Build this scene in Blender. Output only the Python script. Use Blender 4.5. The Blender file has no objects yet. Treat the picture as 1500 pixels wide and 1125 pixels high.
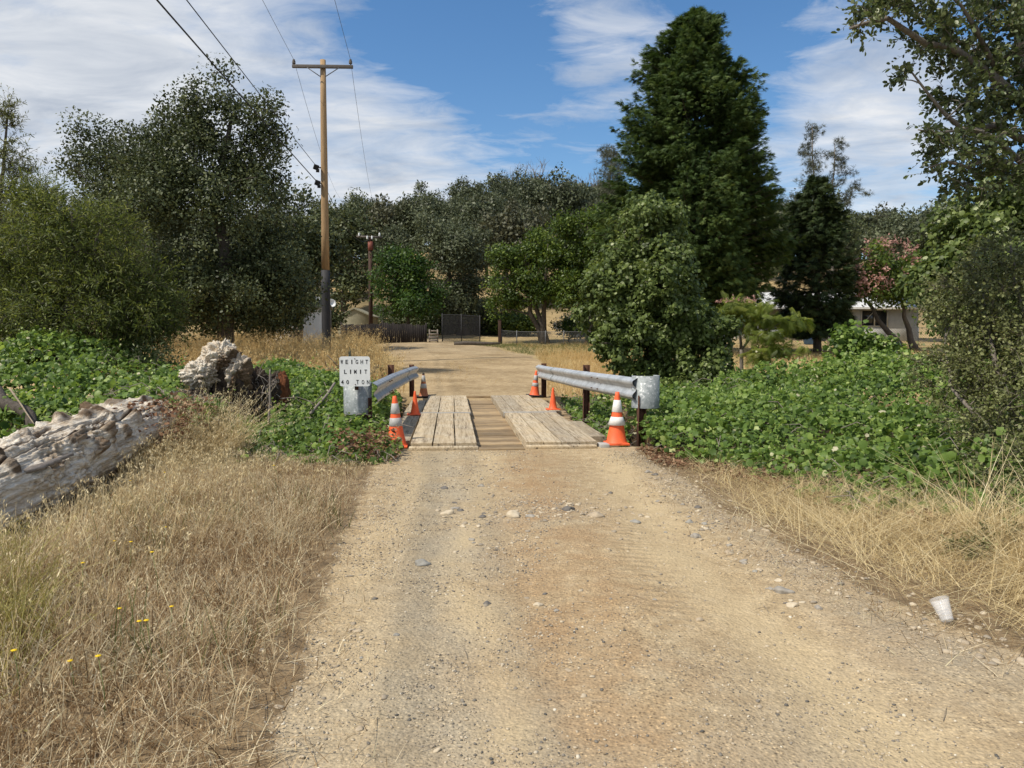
import bpy, bmesh, math, random
import numpy as np
from mathutils import Vector, Matrix
random.seed(5)
rng = np.random.default_rng(11)
C = bpy.context.scene.collection
PI = math.pi
# ------------------------------------------------------------------ camera maths
F = 1500 * 26 / 36.0
CZ = 1.5
PITCH = math.atan((562.5 - 495) / F)
def ray(px, py):
    u = (px - 750) / F; v = -(py - 562.5) / F
    return np.array([u, math.cos(PITCH) + v * math.sin(PITCH), -math.sin(PITCH) + v * math.cos(PITCH)])
def at(px, py, Y):                       # the point of the place seen at px,py, Y metres ahead
    d = ray(px, py); return np.array([0, 0, CZ]) + d * (Y / d[1])
# ------------------------------------------------------------------ noise
def _h(ix, iy, iz):
    n = ix.astype(np.int64).astype(np.uint32) * np.uint32(374761393) + iy.astype(np.int64).astype(np.uint32) * np.uint32(668265263) + iz.astype(np.int64).astype(np.uint32) * np.uint32(2147483647)
    n = (n ^ (n >> np.uint32(13))) * np.uint32(1274126177)
    n = (n ^ (n >> np.uint32(15))) * np.uint32(2246822519)
    return ((n ^ (n >> np.uint32(16))) & np.uint32(0xffff)).astype(float) / 65535.0
def noise(x, y, z=0.0):
    x, y, z = np.broadcast_arrays(np.asarray(x, float), np.asarray(y, float), np.asarray(z, float))
    xi, yi, zi = np.floor(x), np.floor(y), np.floor(z)
    fx, fy, fz = x - xi, y - yi, z - zi
    fx, fy, fz = [f * f * (3 - 2 * f) for f in (fx, fy, fz)]
    r = 0
    for a in (0, 1):
        for b in (0, 1):
            for c in (0, 1):
                r = r + _h(xi + a, yi + b, zi + c) * (fx if a else 1 - fx) * (fy if b else 1 - fy) * (fz if c else 1 - fz)
    return r * 2 - 1
def fbm(x, y, z=0.0, o=4):
    r = 0; a = 1.0; t = 0
    for k in range(o):
        r = r + a * noise(np.asarray(x) * 2 ** k + 17 * k, np.asarray(y) * 2 ** k - 9 * k, np.asarray(z) * 2 ** k + 5 * k); t += a; a *= .5
    return r / t
def ss(x, a, b):
    t = np.clip((np.asarray(x, float) - a) / (b - a), 0, 1); return t * t * (3 - 2 * t)
def unit(v):
    v = np.asarray(v, float); return v / np.maximum(np.linalg.norm(v, axis=-1, keepdims=True), 1e-9)
# ------------------------------------------------------------------ objects
def tag(o, label=None, cat=None, group=None, kind=None):
    if label: o['label'] = label
    if cat: o['category'] = cat
    if group: o['group'] = group
    if kind: o['kind'] = kind
    return o
def thing(name, label, cat, loc=(0, 0, 0), rz=0, group=None):
    o = bpy.data.objects.new(name, None); C.objects.link(o); o.empty_display_size = .2
    o.location = [float(v) for v in loc]; o.rotation_euler = (0, 0, rz)
    return tag(o, label, cat, group)
def np_mesh(name, V, Fc, mat, parent=None, tint=None, smooth=False, attrs=None):
    V = np.ascontiguousarray(V, dtype=np.float32).reshape(-1, 3)
    if isinstance(Fc, np.ndarray): Fc = [Fc]
    Fc = [np.asarray(f, dtype=np.int32) for f in Fc if len(f)]
    me = bpy.data.meshes.new(name)
    me.vertices.add(len(V)); me.vertices.foreach_set('co', V.ravel())
    nl = sum(f.size for f in Fc); nf = sum(len(f) for f in Fc)
    me.loops.add(nl); me.polygons.add(nf)
    me.loops.foreach_set('vertex_index', np.concatenate([f.ravel() for f in Fc]))
    tot = np.concatenate([np.full(len(f), f.shape[1], np.int32) for f in Fc])
    st = np.concatenate([[0], np.cumsum(tot)[:-1]]).astype(np.int32)
    me.polygons.foreach_set('loop_start', st); me.polygons.foreach_set('loop_total', tot)
    if smooth: me.polygons.foreach_set('use_smooth', np.ones(nf, dtype=bool))
    me.update(calc_edges=True)
    at_ = dict(attrs or {})
    if tint is not None: at_['tint'] = tint
    for k, v in at_.items():
        a = me.attributes.new(k, 'FLOAT', 'POINT'); a.data.foreach_set('value', np.ascontiguousarray(v, dtype=np.float32))
    for m in (mat if isinstance(mat, (list, tuple)) else [mat]): me.materials.append(m)
    o = bpy.data.objects.new(name, me); C.objects.link(o)
    if parent is not None: o.parent = parent
    return o
class MB:
    def __init__(s): s.v = []; s.f4 = []; s.f3 = []; s.n = 0; s.t = []
    def add(s, V, f4=None, f3=None, tint=None):
        V = np.asarray(V, float).reshape(-1, 3)
        s.v.append(V); s.t.append(np.full(len(V), random.random() if tint is None else tint))
        if f4 is not None and len(f4): s.f4.append(np.asarray(f4, np.int64) + s.n)
        if f3 is not None and len(f3): s.f3.append(np.asarray(f3, np.int64) + s.n)
        s.n += len(V); return s
    def box(s, c, d, rot=None, tint=None, taper=1.0):
        x, y, z = [k / 2 for k in d]
        V = np.array([[-x, -y, -z], [x, -y, -z], [x, y, -z], [-x, y, -z], [-x * taper, -y * taper, z], [x * taper, -y * taper, z], [x * taper, y * taper, z], [-x * taper, y * taper, z]])
        if rot is not None:
            V = V @ np.array(Matrix.Rotation(rot[2], 3, 'Z') @ Matrix.Rotation(rot[1], 3, 'Y') @ Matrix.Rotation(rot[0], 3, 'X')).T
        return s.add(V + np.array(c), [[0, 3, 2, 1], [4, 5, 6, 7], [0, 1, 5, 4], [1, 2, 6, 5], [2, 3, 7, 6], [3, 0, 4, 7]], tint=tint)
    def tube(s, P, R, n=8, cap=True, tint=None):
        P = np.asarray(P, float); m = len(P); R = np.broadcast_to(np.asarray(R, float), (m,))
        T = unit(np.gradient(P, axis=0)); up = np.where(np.abs(T[:, 2:3]) > .9, [[1., 0, 0]], [[0, 0, 1.]])
        A = unit(np.cross(T, up))
        for i in range(1, m):                                      # keep the frames from flipping
            a = A[i - 1] - T[i] * np.dot(A[i - 1], T[i]); l = np.linalg.norm(a)
            if l > 1e-6: A[i] = a / l
        B = np.cross(T, A)
        th = np.arange(n) * 2 * PI / n
        V = P[:, None] + R[:, None, None] * (np.cos(th)[None, :, None] * A[:, None] + np.sin(th)[None, :, None] * B[:, None])
        i = np.arange(m - 1)[:, None] * n; j = np.arange(n)[None]; k = (j + 1) % n
        q = np.stack([i + j, i + k, i + n + k, i + n + j], -1).reshape(-1, 4)
        V = V.reshape(-1, 3); f3 = None
        if cap:
            V = np.vstack([V, P[:1], P[-1:]])
            jj = np.arange(n); kk = (jj + 1) % n; e = (m - 1) * n
            f3 = np.vstack([np.stack([kk, jj, np.full(n, m * n)], -1), np.stack([e + jj, e + kk, np.full(n, m * n + 1)], -1)])
        return s.add(V, q, f3, tint)
    def lathe(s, prof, n=24, c=(0, 0, 0), tint=None, a0=0, a1=2 * PI):
        prof = np.asarray(prof, float); m = len(prof); full = abs(a1 - a0 - 2 * PI) < 1e-6
        th = a0 + (a1 - a0) * np.arange(n if full else n + 1) / n; w = len(th)
        V = np.stack([prof[:, 0][:, None] * np.cos(th), prof[:, 0][:, None] * np.sin(th), np.repeat(prof[:, 1][:, None], w, 1)], -1)
        i = np.arange(m - 1)[:, None] * w; j = np.arange(w if full else w - 1)[None]; k = (j + 1) % w
        return s.add(V.reshape(-1, 3) + np.array(c), np.stack([i + j, i + k, i + w + k, i + w + j], -1).reshape(-1, 4), tint=tint)
    def grid(s, V, tint=None):                                      # V (a,b,3)
        a, b = V.shape[:2]; i = np.arange(a - 1)[:, None] * b; j = np.arange(b - 1)[None]
        return s.add(V.reshape(-1, 3), np.stack([i + j, i + j + 1, i + b + j + 1, i + b + j], -1).reshape(-1, 4), tint=tint)
    def build(s, name, mat, parent=None, smooth=False, bevel=0, label=None):
        o = np_mesh(name, np.vstack(s.v), [np.vstack(f) for f in (s.f4, s.f3) if f], mat, parent, np.concatenate(s.t), smooth)
        if bevel:
            b = o.modifiers.new('bevel', 'BEVEL'); b.width = bevel; b.segments = 2; b.limit_method = 'ANGLE'
        if label: o['label'] = label
        return o
def jitter(V, a, s=7.0):
    V = np.asarray(V, float)
    return V + a * np.stack([noise(V[:, 0] * s, V[:, 1] * s, V[:, 2] * s + k * 31) for k in range(3)], -1)
# ------------------------------------------------------------------ materials
def newmat(name):
    m = bpy.data.materials.new(name); m.use_nodes = True; nt = m.node_tree
    return m, nt, nt.nodes['Principled BSDF']
def N(nt, typ, **kw):
    n = nt.nodes.new(typ)
    for k, v in kw.items():
        if hasattr(n, k) and k not in n.inputs: setattr(n, k, v)
        else: n.inputs[k].default_value = v
    return n
def ramp(nt, stops, fac=None):
    r = nt.nodes.new('ShaderNodeValToRGB'); e = r.color_ramp.elements
    while len(e) < len(stops): e.new(.5)
    for i, (p, c) in enumerate(stops): e[i].position = p; e[i].color = (*c, 1) if len(c) == 3 else c
    if fac is not None: nt.links.new(fac, r.inputs['Fac'])
    return r
def mix(nt, a, b, fac, mode='MIX'):
    m = nt.nodes.new('ShaderNodeMix'); m.data_type = 'RGBA'; m.blend_type = mode
    for k, v in ((6, a), (7, b), (0, fac)):
        if hasattr(v, 'is_output'): nt.links.new(v, m.inputs[k])
        else: m.inputs[k].default_value = (*v, 1) if isinstance(v, tuple) else v
    return m.outputs[2]
def math_(nt, op, a, b=None, c=None, clamp=False):
    m = nt.nodes.new('ShaderNodeMath'); m.operation = op; m.use_clamp = clamp
    for k, v in enumerate((a, b, c)):
        if v is None: continue
        if hasattr(v, 'is_output'): nt.links.new(v, m.inputs[k])
        else: m.inputs[k].default_value = v
    return m.outputs[0]
def tex(nt, scale, detail=4, rough=.6, vec=None, dist=0):
    n = N(nt, 'ShaderNodeTexNoise', Scale=scale, Detail=detail, Roughness=rough, Distortion=dist)
    if vec is not None: nt.links.new(vec, n.inputs['Vector'])
    return n.outputs['Fac']
def coord(nt, scale=(1, 1, 1), which='Object', rot=(0, 0, 0)):
    t = nt.nodes.new('ShaderNodeTexCoord'); mp = nt.nodes.new('ShaderNodeMapping')
    mp.inputs['Scale'].default_value = scale; mp.inputs['Rotation'].default_value = rot
    nt.links.new(t.outputs[which], mp.inputs['Vector']); return mp.outputs['Vector']
def bump(nt, h, b, strength=.4, dist=.02):
    n = N(nt, 'ShaderNodeBump', Strength=strength, Distance=dist)
    nt.links.new(h, n.inputs['Height']); nt.links.new(n.outputs['Normal'], b.inputs['Normal'])
def leafmat(name, stops, trans=.3, rough=.5, spec=.3):
    m, nt, b = newmat(name)
    a = N(nt, 'ShaderNodeAttribute', attribute_name='tint')
    r = ramp(nt, stops, a.outputs['Fac'])
    nt.links.new(r.outputs['Color'], b.inputs['Base Color'])
    b.inputs['Roughness'].default_value = rough; b.inputs['Specular IOR Level'].default_value = spec
    if trans > 0:
        t = nt.nodes.new('ShaderNodeBsdfTranslucent')
        h = N(nt, 'ShaderNodeHueSaturation', Hue=.485, Saturation=1.1, Value=1.35)
        nt.links.new(r.outputs['Color'], h.inputs['Color']); nt.links.new(h.outputs['Color'], t.inputs['Color'])
        mx = nt.nodes.new('ShaderNodeMixShader'); mx.inputs[0].default_value = trans
        nt.links.new(b.outputs[0], mx.inputs[1]); nt.links.new(t.outputs[0], mx.inputs[2])
        nt.links.new(mx.outputs[0], nt.nodes['Material Output'].inputs['Surface'])
    return m
def mat(name, c1, c2, scale=6, rough=.7, metal=0, stretch=(1, 1, 1), detail=6, bmp=.3, bdist=.01, spec=.3, lo=.3, hi=.7, tint=0):
    m, nt, b = newmat(name)
    v = coord(nt, stretch); f = tex(nt, scale, detail, .65, v)
    c = ramp(nt, [(lo, c1), (hi, c2)], f).outputs['Color']
    if tint:
        a = N(nt, 'ShaderNodeAttribute', attribute_name='tint')
        c = mix(nt, c, ramp(nt, [(0, (1 - tint,) * 3), (1, (1, 1, 1))], a.outputs['Fac']).outputs['Color'], 1.0, 'MULTIPLY')
    nt.links.new(c, b.inputs['Base Color'])
    b.inputs['Roughness'].default_value = rough; b.inputs['Metallic'].default_value = metal; b.inputs['Specular IOR Level'].default_value = spec
    if bmp: bump(nt, f, b, bmp, bdist)
    return m
M = {}
M['bark'] = mat('bark', (.045, .036, .03), (.13, .11, .09), 9, .9, stretch=(3, 3, .5), bmp=.8, bdist=.03)
M['bark_pale'] = mat('bark_pale', (.10, .085, .07), (.24, .21, .17), 12, .9, stretch=(3, 3, .5), bmp=.6, bdist=.02)
M['dead'] = mat('dead_wood', (.14, .115, .095), (.27, .235, .2), 12, .9, stretch=(3, 3, .5))
M['stick'] = mat('dry_stick', (.2, .15, .1), (.42, .35, .26), 30, .9)
M['galv'] = mat('galvanised_steel', (.42, .44, .45), (.62, .64, .65), 5, .5, .55, bmp=.05, lo=.35, hi=.65)
M['rust'] = mat('rusty_post_steel', (.045, .02, .013), (.12, .055, .032), 22, .8, .2)
M['black'] = mat('black_rubber', (.012, .012, .013), (.035, .034, .034), 20, .75)
M['white'] = mat('white_paint', (.66, .68, .68), (.8, .81, .8), 7, .5, bmp=.05)
M['wall'] = mat('shade_toned_wall_paint', (.34, .33, .31), (.46, .45, .42), 3, .8, bmp=.1)  # off-white paint greyed here so tree shade sits in the wall colour
M['roof'] = mat('pale_metal_roof', (.55, .55, .53), (.78, .78, .76), 3, .45, stretch=(6, .4, 1), bmp=.1)
M['darkwood'] = mat('dark_fence_wood', (.022, .018, .018), (.06, .05, .046), 14, .9, stretch=(4, 4, .4), tint=.5)
M['tanwall'] = mat('tan_shed_wall', (.20, .19, .13), (.3, .28, .2), 3, .85)
M['glass'] = mat('dark_window_glass', (.012, .014, .016), (.03, .034, .038), 2, .08, bmp=0, spec=.6)
M['reddoor'] = mat('red_brown_door', (.10, .03, .018), (.17, .055, .03), 8, .6)
M['pole'] = mat('pole_wood', (.22, .14, .075), (.46, .31, .16), 10, .85, stretch=(6, 6, .25), bmp=.5)
M['pole_base'] = mat('dark_pole_wrap', (.018, .018, .02), (.045, .045, .048), 10, .7, stretch=(4, 4, .3))
M['brownpole'] = mat('brown_pole_wood', (.035, .02, .015), (.08, .045, .032), 10, .85, stretch=(6, 6, .3))
M['redwrap'] = mat('red_brown_metal', (.16, .045, .03), (.24, .075, .05), 8, .6)
M['arm'] = mat('grey_arm_wood', (.07, .06, .055), (.17, .15, .13), 12, .85, stretch=(.5, 5, 5))
M['wire'] = mat('cable_black', (.012, .012, .014), (.03, .03, .035), 10, .6)
M['thin'] = mat('cable_grey', (.06, .06, .065), (.11, .11, .115), 10, .5)
M['blue'] = mat('blue_plastic', (.05, .14, .4), (.08, .2, .5), 5, .5)
M['soil'] = mat('dark_root_soil', (.018, .013, .009), (.085, .06, .042), 14, .95, bmp=1, bdist=.05)
M['fencewire'] = mat('fence_wire', (.09, .092, .095), (.16, .163, .167), 9, .6, .4)
M['flower_y'] = mat('yellow_petal', (.75, .48, .01), (.85, .6, .02), 9, .6, bmp=0)
M['stem_g'] = mat('green_stem', (.1, .13, .04), (.2, .22, .08), 20, .7, bmp=0)
def orange_mat(name, c1, c2, dirt=.35):
    m, nt, b = newmat(name); v = coord(nt)
    c = ramp(nt, [(.3, c1), (.7, c2)], tex(nt, 9, 5, .6, v)).outputs['Color']
    d = ramp(nt, [(.52, (0, 0, 0)), (.72, (dirt,) * 3)], tex(nt, 26, 8, .75, v)).outputs['Color']
    nt.links.new(mix(nt, c, (.2, .13, .08), d), b.inputs['Base Color']); b.inputs['Roughness'].default_value = .6
    bump(nt, tex(nt, 30, 4, .6, v), b, .08); return m
M['orange'] = orange_mat('orange_cone_plastic', (.78, .105, .028), (.95, .15, .04), .35)
M['orange_old'] = orange_mat('weathered_orange_plastic', (.30, .09, .03), (.48, .15, .05), .7)
M['band'] = orange_mat('white_cone_band', (.68, .66, .62), (.8, .78, .75), .4)
M['band_grey'] = orange_mat('grey_cone_band', (.34, .33, .32), (.46, .45, .43), .5)
def spangle():
    m, nt, b = newmat('spangled_galvanised_steel'); v = coord(nt)
    vo = N(nt, 'ShaderNodeTexVoronoi', Scale=38.0); nt.links.new(v, vo.inputs['Vector'])
    s = ramp(nt, [(0, (.22, .245, .25)), (.7, (.31, .335, .34)), (.9, (.38, .405, .41)), (1, (.62, .63, .63))], N_sep(nt, vo.outputs['Color'])).outputs['Color']
    c = mix(nt, s, (.19, .215, .215), ramp(nt, [(.45, (0, 0, 0)), (.7, (.8, .8, .8))], tex(nt, 5, 6, .7, v)).outputs['Color'])
    nt.links.new(c, b.inputs['Base Color']); b.inputs['Metallic'].default_value = .2; b.inputs['Roughness'].default_value = .6
    return m
def N_sep(nt, c):
    s = nt.nodes.new('ShaderNodeSeparateColor'); nt.links.new(c, s.inputs[0]); return s.outputs[0]
M['spangle'] = spangle()
def plank_mat():
    m, nt, b = newmat('weathered_bridge_plank'); v = coord(nt, (15, .8, 15)); v2 = coord(nt)
    g = tex(nt, 2.2, 9, .72, v, .5); big = tex(nt, 2.5, 4, .6, v2)
    c = ramp(nt, [(.33, (.09, .065, .045)), (.43, (.34, .27, .18)), (.54, (.52, .44, .31)), (.75, (.64, .57, .44))], g).outputs['Color']
    c = mix(nt, c, (.50, .38, .22), ramp(nt, [(.4, (0, 0, 0)), (.75, (.75,) * 3)], big).outputs['Color'])
    vo = N(nt, 'ShaderNodeTexVoronoi', Scale=7.0); nt.links.new(v2, vo.inputs['Vector'])
    c = mix(nt, c, (.06, .04, .025), ramp(nt, [(.09, (.85,) * 3), (.16, (0, 0, 0))], vo.outputs['Distance']).outputs['Color'])
    a = N(nt, 'ShaderNodeAttribute', attribute_name='tint')
    c = mix(nt, c, ramp(nt, [(0, (.72, .72, .74)), (1, (1.05, 1.03, 1))], a.outputs['Fac']).outputs['Color'], 1.0, 'MULTIPLY')
    nt.links.new(c, b.inputs['Base Color']); b.inputs['Roughness'].default_value = .85; bump(nt, g, b, .6, .012); return m
M['plank'] = plank_mat()
def crossdeck_mat():
    m, nt, b = newmat('dirt_covered_cross_boards'); v = coord(nt, (1.2, 14, 14)); v2 = coord(nt)
    g = tex(nt, 2.2, 7, .7, v, .4)
    c = ramp(nt, [(.3, (.14, .09, .05)), (.5, (.33, .24, .14)), (.72, (.44, .35, .22))], g).outputs['Color']
    c = mix(nt, c, (.46, .33, .18), ramp(nt, [(.42, (0, 0, 0)), (.6, (.6,) * 3)], tex(nt, 3, 6, .65, v2)).outputs['Color'])
    a = N(nt, 'ShaderNodeAttribute', attribute_name='tint'); c = mix(nt, c, ramp(nt, [(0, (.5, .48, .45)), (1, (1.1, 1.08, 1.05))], a.outputs['Fac']).outputs['Color'], 1.0, 'MULTIPLY')
    nt.links.new(c, b.inputs['Base Color']); b.inputs['Roughness'].default_value = .9; bump(nt, g, b, .7, .015); return m
M['cross'] = crossdeck_mat()
M['greyplate'] = mat('grey_weathered_strip', (.25, .235, .21), (.40, .375, .33), 14, .75, stretch=(1, 5, 5))
# leaf palettes (linear)
M['l_oak'] = leafmat('leaf_dark_oak', [(0, (0.039, 0.0512, 0.0208)), (0.6, (0.083, 0.1025, 0.0397)), (1, (0.1586, 0.1769, 0.0734))], .22, .5, .3)
M['l_hill'] = leafmat('leaf_grey_oak', [(0, (0.0538, 0.065, 0.0343)), (0.6, (0.0952, 0.112, 0.0558)), (1, (0.1512, 0.168, 0.0858))], .2)
M['l_hill2'] = leafmat('leaf_brown_oak', [(0, (0.055, 0.0572, 0.0317)), (0.6, (0.1012, 0.1045, 0.0546)), (1, (0.154, 0.1485, 0.0836))], .2)
M['l_willow'] = leafmat('leaf_willow', [(0, (0.0519, 0.0714, 0.0175)), (0.6, (0.1298, 0.1623, 0.0371)), (1, (0.2596, 0.2791, 0.0823))], .45)
M['l_green'] = leafmat('leaf_fresh_green', [(0, (.02, .045, .01)), (.6, (.05, .10, .018)), (1, (.10, .16, .03))], .35)
M['l_laurel'] = leafmat('leaf_laurel', [(0, (0.0323, 0.0588, 0.0118)), (0.6, (0.0901, 0.1388, 0.0235)), (1, (0.1906, 0.247, 0.0471))], .32, .45, .3)
M['l_conifer'] = leafmat('leaf_cedar', [(0, (0.029, 0.0534, 0.0139)), (0.55, (0.0686, 0.1113, 0.0279)), (1, (0.1371, 0.1817, 0.054))], .3, .6, .2)
M['l_conifer2'] = leafmat('leaf_dark_cypress', [(0, (0.0202, 0.0353, 0.0128)), (0.6, (0.0454, 0.0694, 0.0215)), (1, (0.0946, 0.1235, 0.0343))], .15, .6, .2)
M['l_pine'] = leafmat('leaf_grey_pine', [(0, (0.05, 0.058, 0.0357)), (1, (0.13, 0.135, 0.085))], .2, .6, .2)
M['l_vine'] = leafmat('leaf_grape_vine', [(0, (0.0519, 0.092, 0.0244)), (0.5, (0.1469, 0.2344, 0.0488)), (0.85, (0.2938, 0.3934, 0.096)), (0.97, (0.4839, 0.5525, 0.2098)), (1, (0.6102, 0.5675, 0.3846))], .42, .45, .3)
M['l_vine_tree'] = leafmat('leaf_vine_on_tree', [(0, (0.0521, 0.0759, 0.0224)), (0.55, (0.1377, 0.1862, 0.0507)), (0.9, (0.2608, 0.3174, 0.1056)), (1, (0.4346, 0.4692, 0.2534))], .4, .45, .3)
M['l_over'] = leafmat('leaf_overhang_oak', [(0, (0.0454, 0.0648, 0.0221)), (0.6, (0.1054, 0.1378, 0.0482)), (1, (0.2592, 0.2916, 0.1308))], .3, .42, .45)
M['l_scrub'] = leafmat('leaf_grey_scrub', [(0, (0.0753, 0.087, 0.0296)), (0.6, (0.1757, 0.1926, 0.0672)), (1, (0.3349, 0.3517, 0.1546))], .25)
M['l_mimosa'] = leafmat('leaf_feathery', [(0, (0.0792, 0.1188, 0.0194)), (0.6, (0.1848, 0.2376, 0.0424)), (1, (0.3168, 0.3432, 0.0847))], .5)
M['petal_pink'] = leafmat('pink_blossom', [(0, (.36, .19, .15)), (1, (.52, .33, .27))], .3)
M['petal_white'] = leafmat('white_blossom', [(0, (.55, .55, .5)), (1, (.8, .8, .76))], .3)
M['l_agave'] = leafmat('leaf_agave', [(0, (.035, .05, .04)), (1, (.08, .10, .08))], 0, .5)
M['l_dead'] = leafmat('dead_leaf', [(0, (.10, .05, .03)), (.6, (.23, .13, .075)), (1, (.4, .28, .17))], .2, .8, .1)
M['g_straw'] = leafmat('dry_grass_brown', [(0, (.11, .07, .036)), (.3, (.29, .195, .10)), (.6, (.50, .38, .215)), (.93, (.78, .69, .48)), (.96, (.2, .21, .07)), (1, (.13, .17, .05))], .25, .7, .15)
M['g_pale'] = leafmat('pale_straw', [(0, (.34, .26, .13)), (.5, (.60, .48, .25)), (1, (.78, .69, .45))], .25, .65, .2)
M['g_gold'] = leafmat('golden_grass', [(0, (.34, .23, .09)), (.5, (.52, .38, .165)), (.92, (.66, .53, .28)), (1, (.24, .25, .09))], .3, .7, .15)
M['g_yellowgreen'] = leafmat('yellow_green_weed', [(0, (.14, .12, .04)), (.5, (.30, .27, .08)), (1, (.46, .42, .16))], .35)
M['g_green'] = leafmat('green_weed', [(0, (.06, .08, .025)), (1, (.17, .19, .06))], .3)
M['stone'] = leafmat('road_gravel', [(0, (.10, .095, .085)), (.2, (.22, .195, .16)), (.5, (.38, .31, .22)), (.85, (.50, .42, .30)), (1, (.66, .60, .48))], 0, .85, .2)
# ------------------------------------------------------------------ terrain
A_R = math.radians(4.75); CA, SA = math.cos(A_R), math.sin(A_R); BX, BY = -.13, 10.0
def st(x, y): return -(x - BX) * SA + (y - BY) * CA, (x - BX) * CA + (y - BY) * SA
def xy(s, t): return BX + t * CA - s * SA, BY + t * SA + s * CA
def height(x, y):
    x = np.asarray(x, float); y = np.asarray(y, float)
    s, t = st(x, y)
    far = np.clip(s - 8.8, 0, 32) / 32
    z = 1.42 * (far ** 1.15) * (1 - .22 * ss(x, 5, 18))
    z = z + .035 * np.clip(y - 48, 0, 14)
    z = z + (.27 + .05 * fbm(x * .012, y * .01 + 3)) * np.clip(y - 60, 0, 72) * (.62 + .40 * ss(x, -42, 5)) * (1 - .30 * ss(x, 22, 55))
    z = z - .2 * np.clip(y - 134, 0, 60)
    side = ss(np.abs(t), 1.5, 2.6)
    g = ss(s, .02, 1.9 + .3 * side) * (1 - ss(s, 6.4, 8.5))
    z = z - g * (1.75 + .2 * fbm(x * .5, y * .5))
    off = 1 - roadness(x, y)
    z = z + off * .07 * fbm(x * .9, y * .9 + 4) * ss(np.abs(t), 1.2, 2.2)
    z = z + off * .22 * fbm(x * .13, y * .13) * ss(y, 20, 40)
    near = 1 - ss(y, 9.2, 9.9)
    t = t + .25 * fbm(x * .5, y * .5, 12, 2); rut = -.016 * np.exp(-((t + .75) / .35) ** 2) - .03 * np.exp(-((t - .95) / .3) ** 2) + .022 * np.exp(-((t - .1) / .3) ** 2)
    z = z + near * roadness(x, y) * (rut + .012 * fbm(x * 2.2, y * 2.2, 0, 3) + .006 * fbm(x * 9, y * 9, 2, 2))
    z = z + (1 - ss(s, 8.6, 9)) * 0
    z = z + near * .16 * ss(-x, 1.3, 3.2) * (.6 + .4 * fbm(x * .6, y * .6)) * ss(y, 1, 5)
    return z
YL = [-8, 0, 2.58, 4.6, 6.5, 8.3, 10.2, 18.2, 18.6, 22, 30, 36, 42, 49, 56]
XL = [-.6, -.66, -.84, -1.14, -1.4, -1.58, -1.66, -2.3, -2.4, -2.85, -4.5, -6.0, -7.6, -9.5, -15]
XR = [3.2, 3.0, 2.7, 2.05, 1.9, 1.8, 1.62, .75, .7, 1.0, 1.3, 1.0, -.9, -3.4, -8]
def roadness(x, y):
    w = .12 * fbm(x * 1.7, y * 1.7, 3, 3) * (1 + np.clip(y - 12, 0, 30) * .12)
    d = np.minimum(x - np.interp(y, YL, XL), np.interp(y, YL, XR) - x) + w
    f = .18 + np.clip(y - 12, 0, 30) * .03
    return ss(d, -f, f) * (1 - ss(y, 48, 55))
def hz(x, y): return float(height(np.array([x]), np.array([y]))[0])
def on(x, y, dz=0.0): return np.array([x, y, hz(x, y) + dz])
def gp(px, py):                           # ground point under a pixel
    d = ray(px, py); t = np.geomspace(1.2, 300, 2500); P = np.array([0, 0, CZ]) + d * t[:, None]
    k = int(np.argmax(P[:, 2] <= height(P[:, 0], P[:, 1]))); lo, hi = P[max(k - 1, 0)], P[k]
    f = np.linspace(0, 1, 60)[:, None]; q = lo * (1 - f) + hi * f
    return q[int(np.argmax(q[:, 2] <= height(q[:, 0], q[:, 1])))]
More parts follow.
